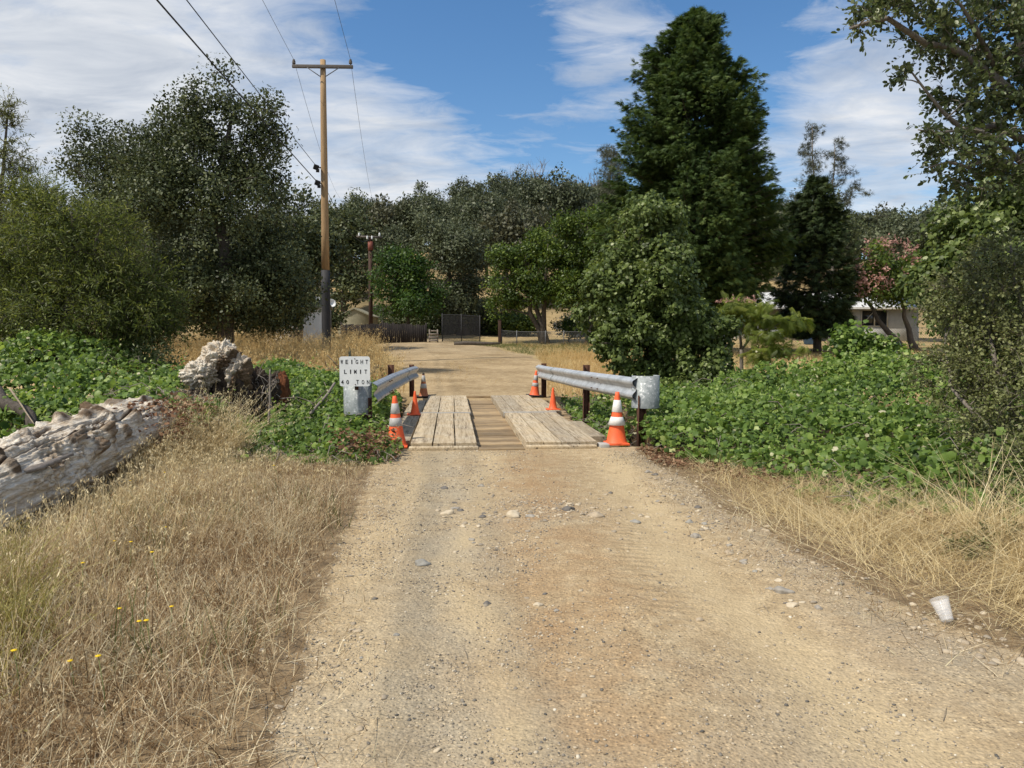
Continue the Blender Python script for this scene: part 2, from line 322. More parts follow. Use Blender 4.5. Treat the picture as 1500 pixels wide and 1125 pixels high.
def ground_mat():
    m, nt, b = newmat('dirt_and_dry_soil'); v = coord(nt)
    at_ = lambda n: N(nt, 'ShaderNodeAttribute', attribute_name=n).outputs['Fac']
    n1 = tex(nt, 1.3, 6, .65, v); n2 = tex(nt, 7, 6, .7, v); n3 = tex(nt, 55, 4, .7, v)
    road = ramp(nt, [(.25, (.285, .205, .115)), (.5, (.42, .32, .19)), (.75, (.55, .445, .29))], n2).outputs['Color']
    gfac = math_(nt, 'MULTIPLY', at_('grey'), ramp(nt, [(.36, (.25,) * 3), (.6, (1, 1, 1))], n1).outputs['Color'], clamp=True)
    road = mix(nt, road, (.36, .315, .235), math_(nt, 'MULTIPLY', gfac, .75))
    rfac = math_(nt, 'MULTIPLY', at_('red'), ramp(nt, [(.36, (.1,) * 3), (.62, (1, 1, 1))], tex(nt, 2.1, 6, .65, v)).outputs['Color'], clamp=True)
    road = mix(nt, road, (.34, .22, .115), math_(nt, 'MULTIPLY', rfac, .8))
    road = mix(nt, road, (.52, .405, .24), math_(nt, 'MULTIPLY', at_('packed'), ramp(nt, [(.35, (.25,) * 3), (.6, (.85,) * 3)], tex(nt, 1.7, 5, .6, v)).outputs['Color']))
    vo = N(nt, 'ShaderNodeTexVoronoi', Scale=75.0); nt.links.new(v, vo.inputs['Vector'])
    vo2 = N(nt, 'ShaderNodeTexVoronoi', Scale=32.0); nt.links.new(v, vo2.inputs['Vector'])
    peb = ramp(nt, [(0, (.36, .36, .37)), (.35, (.74, .73, .71)), (.65, (1.05, 1.03, .98)), (1, (1.75, 1.7, 1.58))], N_sep(nt, vo.outputs['Color'])).outputs['Color']
    pm = math_(nt, 'MULTIPLY', ramp(nt, [(.3, (1, 1, 1)), (.55, (0, 0, 0))], vo.outputs['Distance']).outputs['Color'], ramp(nt, [(.40, (.4,) * 3), (.60, (1, 1, 1))], tex(nt, 4, 5, .7, v)).outputs['Color'])
    pm = math_(nt, 'MULTIPLY', pm, math_(nt, 'SUBTRACT', 1.0, math_(nt, 'MULTIPLY', at_('packed'), .7)))
    road = mix(nt, road, mix(nt, road, peb, 1.0, 'MULTIPLY'), pm)
    road = mix(nt, road, mix(nt, road, ramp(nt, [(.3, (.72,) * 3), (.7, (1.15,) * 3)], n3).outputs['Color'], 1.0, 'MULTIPLY'), .8)
    road = mix(nt, road, mix(nt, road, ramp(nt, [(.35, (.62, .58, .52)), (.6, (1.05, 1.03, 1))], tex(nt, .55, 8, .72, v)).outputs['Color'], 1.0, 'MULTIPLY'), at_('far'))
    soil = ramp(nt, [(.25, (.11, .078, .045)), (.5, (.21, .15, .085)), (.75, (.34, .255, .15))], n2).outputs['Color']
    soil = mix(nt, soil, ramp(nt, [(.3, (.34, .235, .11)), (.7, (.55, .41, .215))], n1).outputs['Color'], at_('far'))
    soil = mix(nt, soil, (.17, .16, .06), math_(nt, 'MULTIPLY', at_('green'), ramp(nt, [(.4, (0,) * 3), (.65, (.8,) * 3)], tex(nt, .5, 6, .7, v)).outputs['Color']))
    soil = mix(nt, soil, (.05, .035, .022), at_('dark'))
    soil = mix(nt, soil, (.15, .12, .065), math_(nt, 'MULTIPLY', at_('hill'), ramp(nt, [(.36, (.35,) * 3), (.6, (1,) * 3)], tex(nt, .12, 5, .6, v)).outputs['Color']))
    rf = math_(nt, 'ADD', at_('road'), math_(nt, 'MULTIPLY', math_(nt, 'SUBTRACT', n2, .5), .9))
    rf = ramp(nt, [(.4, (0,) * 3), (.62, (1, 1, 1))], rf).outputs['Color']
    nt.links.new(mix(nt, soil, road, rf), b.inputs['Base Color'])
    b.inputs['Roughness'].default_value = .92; b.inputs['Specular IOR Level'].default_value = .15
    tr = N(nt, 'ShaderNodeTexWave', wave_type='BANDS', bands_direction='Y', Scale=3.4, Distortion=2.0, Detail=2.0)
    nt.links.new(v, tr.inputs['Vector']); tr.inputs['Detail Scale'].default_value = 2
    tread = math_(nt, 'MULTIPLY', tr.outputs['Fac'], at_('tread'))
    h = math_(nt, 'ADD', math_(nt, 'MULTIPLY', n2, .5), math_(nt, 'MULTIPLY', n3, .35))
    h = math_(nt, 'ADD', h, math_(nt, 'MULTIPLY', math_(nt, 'SUBTRACT', 1, vo.outputs['Distance']), .25))
    h = math_(nt, 'ADD', h, math_(nt, 'MULTIPLY', math_(nt, 'SUBTRACT', 1, vo2.outputs['Distance']), .3))
    h = math_(nt, 'ADD', h, math_(nt, 'MULTIPLY', tread, .55))
    bump(nt, h, b, .75, .022); return m
M['ground'] = ground_mat()
def grow(a, b, d0, k):
    r = [a]; d = d0
    while r[-1] < b: r.append(r[-1] + d); d *= k
    return r
gy = np.array(list(np.arange(-6, 1.4, .4)) + list(np.arange(1.4, 6, .045)) + list(np.arange(6, 20, .09)) + grow(20, 190, .14, 1.045))
px_ = list(np.arange(-2.4, 3.6, .05)); gr = grow(3.6, 150, .1, 1.09); gl = [-(v - 3.6 + 2.4) for v in gr][1:]
gx = np.array(gl[::-1] + px_ + gr)
GX, GY = np.meshgrid(gx, gy); GZ = height(GX, GY)
nx, ny = len(gx), len(gy)
V = np.stack([GX, GY, GZ], -1).reshape(-1, 3)
i = np.arange(ny - 1)[:, None] * nx; j = np.arange(nx - 1)[None]
Q = np.stack([i + j, i + j + 1, i + nx + j + 1, i + nx + j], -1).reshape(-1, 4)
X, Y = V[:, 0], V[:, 1]; S, T = st(X, Y)
rd = roadness(X, Y); gul = ss(S, .1, .9) * (1 - ss(S, 7.6, 8.5))
near = 1 - ss(Y, 8, 12)
wv = .10 * np.sin(Y * .9) + .06 * np.sin(Y * 2.1 + 1)
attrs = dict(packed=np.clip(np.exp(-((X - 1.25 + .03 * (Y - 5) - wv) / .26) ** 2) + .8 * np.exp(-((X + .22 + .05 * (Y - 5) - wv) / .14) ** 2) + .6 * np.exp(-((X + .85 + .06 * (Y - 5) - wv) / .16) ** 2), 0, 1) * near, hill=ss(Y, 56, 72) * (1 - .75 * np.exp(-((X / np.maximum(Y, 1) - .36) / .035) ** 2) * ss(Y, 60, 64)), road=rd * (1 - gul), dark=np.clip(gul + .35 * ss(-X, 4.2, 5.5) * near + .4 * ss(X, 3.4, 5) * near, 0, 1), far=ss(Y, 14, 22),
             grey=np.clip(np.exp(-((X + .35 + .08 * (Y - 4)) / .42) ** 2) * near + .8 * np.exp(-((X - 1.95 + .06 * (Y - 4)) / .3) ** 2) * near + .7 * (1 - ss(Y, 2.4, 4.2)) + .6 * np.exp(-((Y - 6.3) / .7) ** 2) * np.exp(-((X - .25) / .6) ** 2) + .5 * ss(Y, 30, 42), 0, 1),
             red=np.clip((1.15 * np.exp(-((X - .32 - .03 * (6 - Y)) / .5) ** 2) + .35 * np.exp(-((X - 1.9) / .5) ** 2)) * near * ss(Y, 1, 3.5), 0, 1),
             tread=np.clip(np.exp(-((X - .85) / .2) ** 2) * ss(Y, 3.4, 4.2) * (1 - ss(Y, 5.6, 6.6)), 0, 1),
             green=ss(Y, 26, 34) * (1 - ss(Y, 50, 58)) * (1 - rd))
fc = V[Q].mean(1); isr = (roadness(fc[:, 0], fc[:, 1]) > .5) & ((fc[:, 1] < 10) | (fc[:, 1] > 18))
def sub(q, name):
    u, inv = np.unique(q, return_inverse=True)
    return np_mesh(name, V[u], inv.reshape(-1, 4), M['ground'], smooth=True, attrs={k: v[u] for k, v in attrs.items()})
tag(sub(Q[~isr], 'ground'), 'dry grassy earth with a creek gully rising to a wooded hillside', 'ground', kind='structure')
tag(sub(Q[isr], 'dirt_road'), 'tan dirt and gravel road running over the plank bridge', 'road', kind='structure')
# ------------------------------------------------------------------ leaf machinery
def basis(xd, nr):
    x = unit(xd); z = unit(nr - (nr * x).sum(-1, keepdims=True) * x); y = np.cross(z, x)
    return np.stack([x, y, z], 1)          # rows
def leaves(P, xd, nr, sc, tpl, tint):
    V0, F0 = tpl; n = len(P); B = basis(xd, nr)
    V = P[:, None] + sc[:, None, None] * np.einsum('vk,nkj->nvj', V0, B)
    Fc = (F0[None] + (np.arange(n) * len(V0))[:, None, None]).reshape(-1, F0.shape[1])
    return V.reshape(-1, 3), Fc, np.repeat(np.clip(tint, 0, 1), len(V0))
def rnd(n): return unit(rng.normal(size=(n, 3)))
T_DIA = (np.array([[-.1, 0, 0], [.4, -.3, .06], [1, 0, -.04], [.4, .3, .06]]), np.array([[0, 1, 2, 3]]))
T_OAK = (np.array([[0, 0, 0], [.35, -.3, .08], [.78, -.24, .07], [1, 0, -.02], [.78, .24, .07], [.35, .3, .08], [.5, 0, 0]]), np.array([[0, 1, 2, 6], [6, 2, 3, 4], [0, 6, 4, 5]]))
T_WIL = (np.array([[0, 0, 0], [.35, -.11, .03], [.7, -.08, .0], [1, 0, -.1], [.7, .08, 0], [.35, .11, .03]]), np.array([[0, 1, 4, 5], [1, 2, 3, 4]]))
_a = np.array([0, 28, 55, 88, 125, 160, 200, 235, 272, 305, 332]) * PI / 180
_r = np.array([.62, .47, .58, .45, .56, .44, .44, .56, .45, .58, .47])
T_VINE = (np.vstack([[[.0, 0, .07]], np.stack([_r * np.cos(_a), _r * np.sin(_a), np.array([-.13, 0, -.1, .02, -.08, -.02, -.02, -.08, .02, -.1, 0])], -1)]) + np.array([.3, 0, 0]),
          np.array([[0, 1 + k, 1 + (k + 1) % 11] for k in range(11)]))
def strips(items):                           # items: (p0, p1, width) thin tapering strips
    V = []; Fc = []
    for p0, p1, w in items:
        p0 = np.array(p0, float); p1 = np.array(p1, float); d = unit(p1 - p0); sd = unit(np.cross(d, [0.13, .1, 1])) * w / 2
        k = len(V); V += [p0 - sd, p0 + sd, p1 + sd * .35, p1 - sd * .35]; Fc.append([k, k + 1, k + 2, k + 3])
    return np.array(V), np.array(Fc)
_rs = random.Random(3)
T_SPRAY = strips([((.1 * k, 0, 0), (.1 * k + .38 + .1 * _rs.random(), (.30 - .02 * k) * sg * (.6 + .7 * _rs.random()), -.12 - .2 * _rs.random()), .085) for k in range(5) for sg in (-1, 1)] + [((0, 0, 0), (1, 0, -.15), .09)])
T_NEEDLE = strips([((0, 0, 0), (.25 + .75 * math.cos(a) * .7, .8 * math.sin(a) * math.cos(b), .8 * math.sin(a) * math.sin(b)), .05) for a, b in [(_rs.random() * 1.3, _rs.random() * 6.28) for k in range(12)]])
T_FROND = strips([((.07 * k, 0, -.1 * (k / 13) ** 2), (.07 * k + .07, sg * (.30 * math.sin(.4 + 2.5 * k / 13)), -.14 - .2 * (k / 13) ** 2), .045) for k in range(1, 14) for sg in (-1, 1)] + [((0, 0, 0), (1, 0, -.12), .02)])
def lobes_clumps(lobes, n, r, shell=(.45, 1.0), flat=1.0):
    L = np.array(lobes, float); w = (L[:, 3] * L[:, 4] * L[:, 5]) ** (2 / 3); w /= w.sum()
    k = rng.choice(len(L), n, p=w); d = rnd(n)
    f = (shell[0] ** 3 + rng.random(n) * (shell[1] ** 3 - shell[0] ** 3)) ** (1 / 3)
    c = L[k, :3] + d * L[k, 3:6] * f[:, None]
    return c, r * (.7 + .6 * rng.random(n)), d
def clump_leaves(c, r, per, size, tpl, out=None, up=.55, outw=.6, ran=.6, flat=.8, spread=.55, hang=0.0, tvar=.25):
    n = len(c); k = np.repeat(np.arange(n), per); m = len(k)
    d = rng.normal(size=(m, 3)); d *= (np.minimum(np.linalg.norm(d, axis=1), 2.1) / np.linalg.norm(d, axis=1))[:, None] * spread; d[:, 2] *= flat
    P = c[k] + d * r[k][:, None]
    nr = up * np.array([0, 0, 1.]) + outw * unit(d) + ran * rng.normal(size=(m, 3)) * .6
    if out is not None: nr = nr + .5 * out[k]
    xd = rnd(m) + hang * np.array([0, 0, -1.]) + .6 * unit(d)
    sc = size * (.6 + .8 * rng.random(m))
    ct = rng.normal(size=n) * tvar * .6
    tint = .45 + ct[k] + rng.normal(size=m) * tvar
    return leaves(P, xd, nr, sc, tpl, tint)
def twig_leaves(c, r, out, K, Mv, size, tpl, mb, droop=.2, twr=.004, tvar=.22, spread=.7):
    n = len(c); k = np.repeat(np.arange(n), K); m = len(k)
    td = unit(.7 * out[k] + spread * rnd(m) + np.array([0, 0, .15 - droop]) * 1.0); ln = r[k] * (.6 + .8 * rng.random(m))
    base = c[k] - out[k] * r[k][:, None] * .3
    kk = np.repeat(np.arange(m), Mv); f = np.tile((np.arange(Mv) + .6) / Mv, m)
    sag = np.array([0, 0, -1.]) * (droop * f ** 2 * ln[kk] * .5)[:, None]
    P = base[kk] + td[kk] * (f * ln[kk])[:, None] + sag
    sd = unit(np.cross(td[kk], rnd(len(kk))))
    xd = unit(td[kk] * .7 + sd * .9 + np.array([0, 0, -droop * .6])); nr = rnd(len(kk)) * .8 + np.array([0, 0, .8])
    ct = rng.normal(size=n) * tvar * .5
    if mb is not None:
        for q in range(m): mb.tube(np.stack([base[q], base[q] + td[q] * ln[q] * .55 - np.array([0, 0, droop * .12 * ln[q]]), base[q] + td[q] * ln[q] - np.array([0, 0, droop * .5 * ln[q]])]), [twr, twr * .7, twr * .3], 3, False)
    return leaves(P, xd, nr, size * (.6 + .7 * rng.random(len(kk))), tpl, .45 + ct[k][kk] + rng.normal(size=len(kk)) * tvar)
def branches(mb, trunk, R, c, rtip=.012, k0=.45, lift=.10, sides=5, dens=1.0):
    tp = np.asarray(trunk, float); seg = []
    for a in range(len(tp) - 1):
        for f in np.linspace(0, 1, 6)[:-1]: seg.append(np.append(tp[a] * (1 - f) + tp[a + 1] * f, R[a] * (1 - f) + R[a + 1] * f))
    nodes = np.array(seg); H0 = tp[0][2]
    nodes = nodes[int(len(nodes) * .25):]
    cen = tp.mean(0); order = np.argsort(np.linalg.norm(c - nodes[np.argmin(np.linalg.norm(nodes[:, None, :3] - c[None], axis=-1), 0), :3], axis=1))
    for q in order:
        if rng.random() > dens: continue
        d = np.linalg.norm(nodes[:, :3] - c[q], axis=1) + 1.2 * np.clip(nodes[:, 2] - c[q][2] + .1, 0, None)
        a = nodes[np.argmin(d)]; L = np.linalg.norm(a[:3] - c[q])
        if L < .05: continue
        f = np.linspace(0, 1, 5)[:, None]
        P = a[:3] * (1 - f) + c[q] * f + np.array([0, 0, 1]) * (lift * L * np.sin(f * PI)) + rng.normal(size=(5, 3)) * L * .035 * np.sin(f * PI)
        r0 = min(a[3] * .75, rtip + L * .022); rr = r0 * (1 - f[:, 0]) + rtip * f[:, 0]
        mb.tube(P, rr, sides, False)
        nodes = np.vstack([nodes, np.column_stack([P[1:], rr[1:]])])
def trunkline(base, top, wob=.15, n=7):
    f = np.linspace(0, 1, n)[:, None]; P = np.asarray(base) * (1 - f) + np.asarray(top) * f
    return P + rng.normal(size=(n, 3)) * wob * np.sin(f * PI) * np.array([1, 1, .2])
def bundle(parts):
    V = []; Fc = []; t = []; n = 0
    for v, f, tt in parts: V.append(v); Fc.append(f + n); t.append(tt); n += len(v)
    return np.vstack(V), np.vstack(Fc), np.concatenate(t)
def finish_tree(name, label, cat, base, trunkmb, crown, lm, bark='bark', group=None, crown_name='crown', extra=()):
    base = np.asarray(base, float); r = thing(name, label, cat, base, group=group)
    if trunkmb is not None and trunkmb.n:
        trunkmb.v = [v - base for v in trunkmb.v]; trunkmb.build('trunk', M[bark], r, True)
    V, Fc, t = crown; np_mesh(crown_name, V - base, Fc, M[lm], r, t)
    for nm, (v, f, tt), mm in extra: np_mesh(nm, v - base, f, M[mm], r, tt)
    return r
def sublobes(lobes, k=3, sc=.42, seed=1):
    r = np.random.default_rng(seed); out = [list(np.array(l[:3])) + [l[3] * .8, l[4] * .8, l[5] * .8] for l in lobes]
    for l in lobes:
        for q in range(k):
            d = unit(r.normal(size=3)); d[2] = d[2] * .8 + .15; s = sc * r.uniform(.7, 1.3)
            out.append([l[0] + d[0] * l[3] * .78, l[1] + d[1] * l[4] * .78, l[2] + d[2] * l[5] * .78, l[3] * s, l[4] * s, l[5] * s])
    return out
def tree(name, label, base, lobes, lm, nclump, cr, per, size, tpl=T_DIA, tr=.18, top=None, bark='bark', shell=(.4, 1), cat='tree', group=None, stems=1, dens=.5, hang=0., outw=.6, flat=.8, rtip=.012, lift=.1, spread=.55, extra=(), tvar=.25, up=.55, sub_n=3):
    base = np.asarray(base, float); L = np.array(lobes, float)
    c, r, d = lobes_clumps(sublobes(lobes, sub_n, .45, len(label)) if sub_n else lobes, nclump, cr, shell)
    c[:, 2] = np.maximum(c[:, 2], base[2] + cr * .3)
    mb = MB(); top = np.asarray(top if top is not None else [*L[:, :2].mean(0), L[:, 2].max()], float)
    for k in range(stems):
        tt = top + (rng.normal(size=3) * [cr * 2, cr, cr] if stems > 1 else 0)
        tl = trunkline(base + (rng.normal(size=3) * [tr * 1.2, tr * 1.2, 0] if stems > 1 else 0), tt, np.linalg.norm(top - base) * .03)
        R = tr * (1 - .85 * np.linspace(0, 1, len(tl))); R[0] *= 1.35; mb.tube(tl, R, 8)
        branches(mb, tl, R, c[k::stems], rtip, lift=lift, dens=dens)
    crown = clump_leaves(c, r, per, size, tpl, d, flat=flat, hang=hang, outw=outw, spread=spread, tvar=tvar, up=up)
    return finish_tree(name, label, cat, base, mb, crown, lm, bark, group, extra=extra)
def lobe(px, py, Y, rx_px, ry_px, depth=None):   # an ellipsoid of crown seen at px,py
    p = at(px, py, Y); k = Y / F; return [*p, rx_px * k, depth if depth else rx_px * k, ry_px * k]
def poly_sample(poly, n):
    P = np.array(poly, float); lo, hi = P.min(0), P.max(0); out = []
    tot = 0
    while tot < n:
        q = lo + rng.random((n * 2, 2)) * (hi - lo); ins = np.zeros(len(q), bool); jj = len(P) - 1
        for ii in range(len(P)):
            a, b = P[ii], P[jj]; c = (a[1] > q[:, 1]) != (b[1] > q[:, 1])
            with np.errstate(divide='ignore', invalid='ignore'):
                ins ^= c & (q[:, 0] < (b[0] - a[0]) * (q[:, 1] - a[1]) / (b[1] - a[1]) + a[0])
            jj = ii
        out.append(q[ins]); tot += ins.sum()
    return np.vstack(out)[:n]
def blades(P, h, w, lean, bend, seg=3, tint=None):
    n = len(P); a = fbm(P[:, 0] * .8, P[:, 1] * .8, 31, 2) * 9 + rng.normal(size=n) * 1.7
    ld = np.stack([np.cos(a), np.sin(a), np.zeros(n)], -1); a2 = rng.random(n) * PI
    sd = np.stack([np.cos(a2), np.sin(a2), np.zeros(n)], -1)
    f = np.linspace(0, 1, seg + 1)
    ctr = P[:, None] + np.array([0, 0, 1.]) * (h[:, None] * (f - .5 * bend[:, None] * f ** 2))[..., None] + ld[:, None] * (h[:, None] * (lean[:, None] * f + bend[:, None] * .7 * f ** 2))[..., None]
    wd = (w[:, None] * (1 - .75 * f))[..., None] * .5
    V = np.stack([ctr - sd[:, None] * wd, ctr + sd[:, None] * wd], 2).reshape(n, -1, 3)
    q = np.array([[2 * k, 2 * k + 1, 2 * k + 3, 2 * k + 2] for k in range(seg)])
    Fc = (q[None] + (np.arange(n) * 2 * (seg + 1))[:, None, None]).reshape(-1, 4)
    return (V.reshape(-1, 3), Fc, np.repeat(np.clip(tint, 0, 1), 2 * (seg + 1))), ctr
#SECTION2
# ------------------------------------------------------------------ bridge
br = thing('bridge', 'low timber plank bridge with two raised wheel runways over the creek', 'bridge', (BX, BY, 0), A_R)
def panel(name, t0, t1, s0, s1, n, z0, th, label=None, mt='plank', along=True, rag=0.0):
    mb = MB(); w = (t1 - t0) / n
    for k in range(n):
        g = .012 + .010 * random.random()
        a0, a1 = t0 + k * w + g / 2, t0 + (k + 1) * w - g / 2
        e0, e1 = s0 + random.uniform(0, rag), s1 - random.uniform(0, rag); zz = z0 + random.uniform(-.004, .004)
        m = 14; ys = np.linspace(e0, e1, m); xs = np.linspace(a0, a1, 4)
        top = np.zeros((m, 4, 3)); top[..., 0] = xs[None]; top[..., 1] = ys[:, None]
        top[..., 2] = zz + th + .004 * fbm(top[..., 0] * 6, top[..., 1] * 2, k)
        top[:, 0, 0] += .004 * noise(ys * 3, k * 7.1 + t0); top[:, 3, 0] += .004 * noise(ys * 3, k * 3.3 + t1)
        bot = top.copy(); bot[..., 2] = zz
        ti = random.random()
        mb.grid(top, ti)
        for A, B in ((top[:, 0], bot[:, 0]), (bot[:, 3], top[:, 3]), (bot[0], top[0]), (top[-1], bot[-1])): mb.grid(np.stack([A, B], 1), ti)
    return mb.build(name, M[mt], br, label=label)
# cross boards over the girders
mb = MB(); s = .0
while s < 8.45:
    w = random.choice([.19, .22, .24, .28]); w = min(w, 8.5 - s)
    l0 = -1.66 + random.uniform(-.03, .06); l1 = 1.62 + random.uniform(-.12, .1)
    mb.box(((l0 + l1) / 2, s + w / 2, -.078 + random.uniform(-.004, .004)), (l1 - l0, w - random.uniform(.015, .06), .07), (0, random.uniform(-.004, .004), random.uniform(-.003, .003))); s += w
mb.build('cross_boards', M['cross'], br, bevel=.006)
panel('runway', -1.25, -.34, .02, 4.02, 3, -.042, .119)
panel('runway', -1.25, -.31, 4.2, 8.4, 3, -.042, .114)
panel('runway', .32, 1.32, .02, 4.02, 4, -.042, .119)
panel('runway', .29, 1.24, 4.2, 8.4, 4, -.042, .114)
panel('edge_board', -1.60, -1.275, .5, 4.0, 1, -.042, .079, rag=.2); panel('edge_board', -1.62, -1.27, 4.25, 7.6, 1, -.042, .074, rag=.2)
panel('edge_board', 1.335, 1.60, .75, 2.9, 1, -.042, .084, rag=.2); panel('edge_board', 1.26, 1.5, 4.3, 7.9, 1, -.042, .079, rag=.3)
for t0, t1 in ((-1.27, -.32), (.31, 1.33)):
    mb = MB(); mb.box(((t0 + t1) / 2, 4.11, .034), (t1 - t0, .165, .094)); mb.build('joint_strip', M['greyplate'], br, bevel=.008)
for (t0, t1, s0) in ((-1.26, -.33, -.062), (.32, 1.28, -.062)):
    mb = MB(); mb.box(((t0 + t1) / 2, s0, .018), (t1 - t0, .13, .05), (0, .004, .002), tint=.9); mb.build('end_strip', M['plank'], br, bevel=.008)
mb = MB(); mb.box((-.02, -.09, -.005), (.62, .2, .05)); mb.build('end_strip', M['cross'], br, bevel=.006)
mb = MB(); mb.box((1.40, .03, .008), (.13, .2, .085), (0, 0, .05)); mb.build('corner_block', M['wall'], br, bevel=.01, label='worn whitish corner block')
mb = MB(); mb.box((-.02, 8.52, .0), (.62, .12, .11)); mb.build('header_beam', M['cross'], br, bevel=.008)
for t0 in (-1.2, -.4, .4, 1.2):
    mb = MB()
    for dz, w, h in ((-.20, .03, .2), (-.1, .2, .025), (-.31, .2, .025)): mb.box((t0, 4.25, dz - .0), (w, 8.7, h - .004))
    mb.build('girder', M['rust'], br)
for s0 in (.05, 8.45):
    mb = MB(); mb.box((0, s0, -.9), (3.5, .22, 1.1)); mb.build('abutment', mat('grey_abutment', (.16, .15, .13), (.28, .26, .23), 4), br)
# ------------------------------------------------------------------ guardrails
WP = [(.004, .168), (.016, .160), (.066, .132), (.078, .118), (.080, .100), (.078, .082), (.066, .064), (.030, .026), (.024, .010), (.024, -.010), (.030, -.026), (.066, -.064), (.078, -.082), (.080, -.100), (.078, -.118), (.066, -.132), (.016, -.160), (.004, -.168)]
def guardrail(label, path, side, posts, term, tlabel):
    P = np.array(path, float); base = np.array([P[0][0], P[0][1], 0])
    r = thing('guardrail', label, 'guardrail', base)
    f = np.linspace(0, 1, 25); d = np.concatenate([[0], np.cumsum(np.linalg.norm(np.diff(P, axis=0), axis=1))]); d /= d[-1]
    Q = np.stack([np.interp(f, d, P[:, k]) for k in range(3)], -1); Tn = unit(np.gradient(Q, axis=0)); nrm = unit(np.cross(Tn, [0, 0, 1.])) * side
    prof = np.array(WP)
    def sweep(off): return Q[:, None] + nrm[:, None] * (prof[None, :, 0:1] + off) + np.array([0, 0, 1.]) * prof[None, :, 1:2] + (.004 * noise(f * 9, 3))[:, None, None] * np.array([0, 0, 1.]) - base
    mb = MB(); mb.grid(sweep(0), .5); mb.grid(sweep(-.004)[:, ::-1], .5)
    rail = mb.build('rail', M['galv'], r)
    for k in range(25):                                         # bolt heads at the splice
        pass
    for kk, zz in ((5, .0), (5, .09), (5, -.09), (6, .09), (6, -.09), (16, 0), (21, 0)):
        c = Q[kk] + nrm[kk] * (.012 if zz == 0 else .088) + np.array([0, 0, zz]) - base
        bm = MB(); bm.lathe([(0.02, -.006), (.02, .006), (.001, .012)], 8, c); bm.build('bolt', M['rust'], rail)
    sp = MB(); g = sweep(.005)[17:19]; g[0] = g[0] * .55 + g[1] * .45; sp.grid(g, .3); sp.build('splice_edge', M['spangle'], rail)
    for f0, top, bot in posts:
        c = np.array([np.interp(f0, f, Q[:, k]) for k in range(3)]); k = int(round(f0 * 24)); n_ = nrm[k]; rz = math.atan2(n_[1], n_[0])
        h = top - bot; c = c - n_ * .066; mb = MB(); rt = (0, 0, rz)
        mb.box((*(c[:2] - base[:2]), (top + bot) / 2), (.10, .010, h), rt)
        for sg in (-1, 1): mb.box((*(c[:2] + n_[:2] * .0545 * sg - base[:2]), (top + bot) / 2), (.009, .085, h), rt)
        mb.build('post', M['rust'], r)
    tm = MB(); c, rad, z0, z1, a0, a1 = term
    prof = [(rad, z0), (rad, z1), (rad - .006, z1), (rad - .006, z0), (rad, z0)]
    tm.lathe(prof, 28, np.array([c[0], c[1], 0]) - base, a0=a0, a1=a1)
    tm.build('end_terminal', M['spangle'], r, True)
    return r, Q, nrm, base
# right rail: near bullnose at the right, far end by the road
p0 = at(934, 554, 10.80); p1 = at(856, 545, 13.6); p2 = at(800, 537, 18.0); p3 = at(789, 535, 19.0)
RP = [[p0[0], p0[1], p0[2] - .165], [p1[0], p1[1], p1[2] - .156], [p2[0], p2[1], p2[2] - .156], [p3[0], p3[1], p3[2] - .156]]
tc = at(945.5, 575, 10.95)
r_, Q_, n_, b_ = guardrail('galvanised guardrail with spangled round end beside the vine covered tree', RP, -1, [(.955, .86, -.3), (.36, 1.0, -1.2), (.0, .66, -.4)], ((tc[0], tc[1]), .205, .47, .945, -PI * 1.13, PI * .25), None)
l0 = at(545, 562, 10.85); l1 = at(575, 548, 14.0); l2 = at(601, 538.5, 18.2); l3 = at(609, 537, 19.2)
LP = [[q[0], q[1], q[2] - .156] for q in (l0, l1, l2, l3)]
tcl = at(524, 580, 10.95)
guardrail('galvanised guardrail carrying the white weight limit sign', LP, 1, [(.965, .82, -.3), (.42, .98, -1.2), (.0, .62, -.5)], ((tcl[0], tcl[1]), .205, .38, .845, -PI * 1.25, PI * .13), None)
# ------------------------------------------------------------------ weight limit sign
sc_ = at(519.7, 544, 10.62); sw, sh = .437, .43
sg = thing('weight_sign', 'white weight limit sign with black letters on the left guardrail end', 'sign', sc_, math.radians(1))
bm = bmesh.new(); rr = .035; pts = []
for cx, cz, a in ((sw / 2 - rr, sh / 2 - rr, 0), (-sw / 2 + rr, sh / 2 - rr, 90), (-sw / 2 + rr, -sh / 2 + rr, 180), (sw / 2 - rr, -sh / 2 + rr, 270)):
    for k in range(7): t = math.radians(a + 15 * k); pts.append((cx + rr * math.cos(t), cz + rr * math.sin(t)))
f_ = bm.faces.new([bm.verts.new((x, -.002, z)) for x, z in pts]); e = bmesh.ops.extrude_face_region(bm, geom=[f_])
for v in e['geom']:
    if isinstance(v, bmesh.types.BMVert): v.co.y += .004
bmesh.ops.recalc_face_normals(bm, faces=bm.faces); me = bpy.data.meshes.new('plate'); bm.to_mesh(me); me.materials.append(M['white'])
o = bpy.data.objects.new('plate', me); C.objects.link(o); o.parent = sg
M['letter'] = mat('black_letter_paint', (.01, .01, .012), (.03, .03, .03), 30, .6, bmp=0)
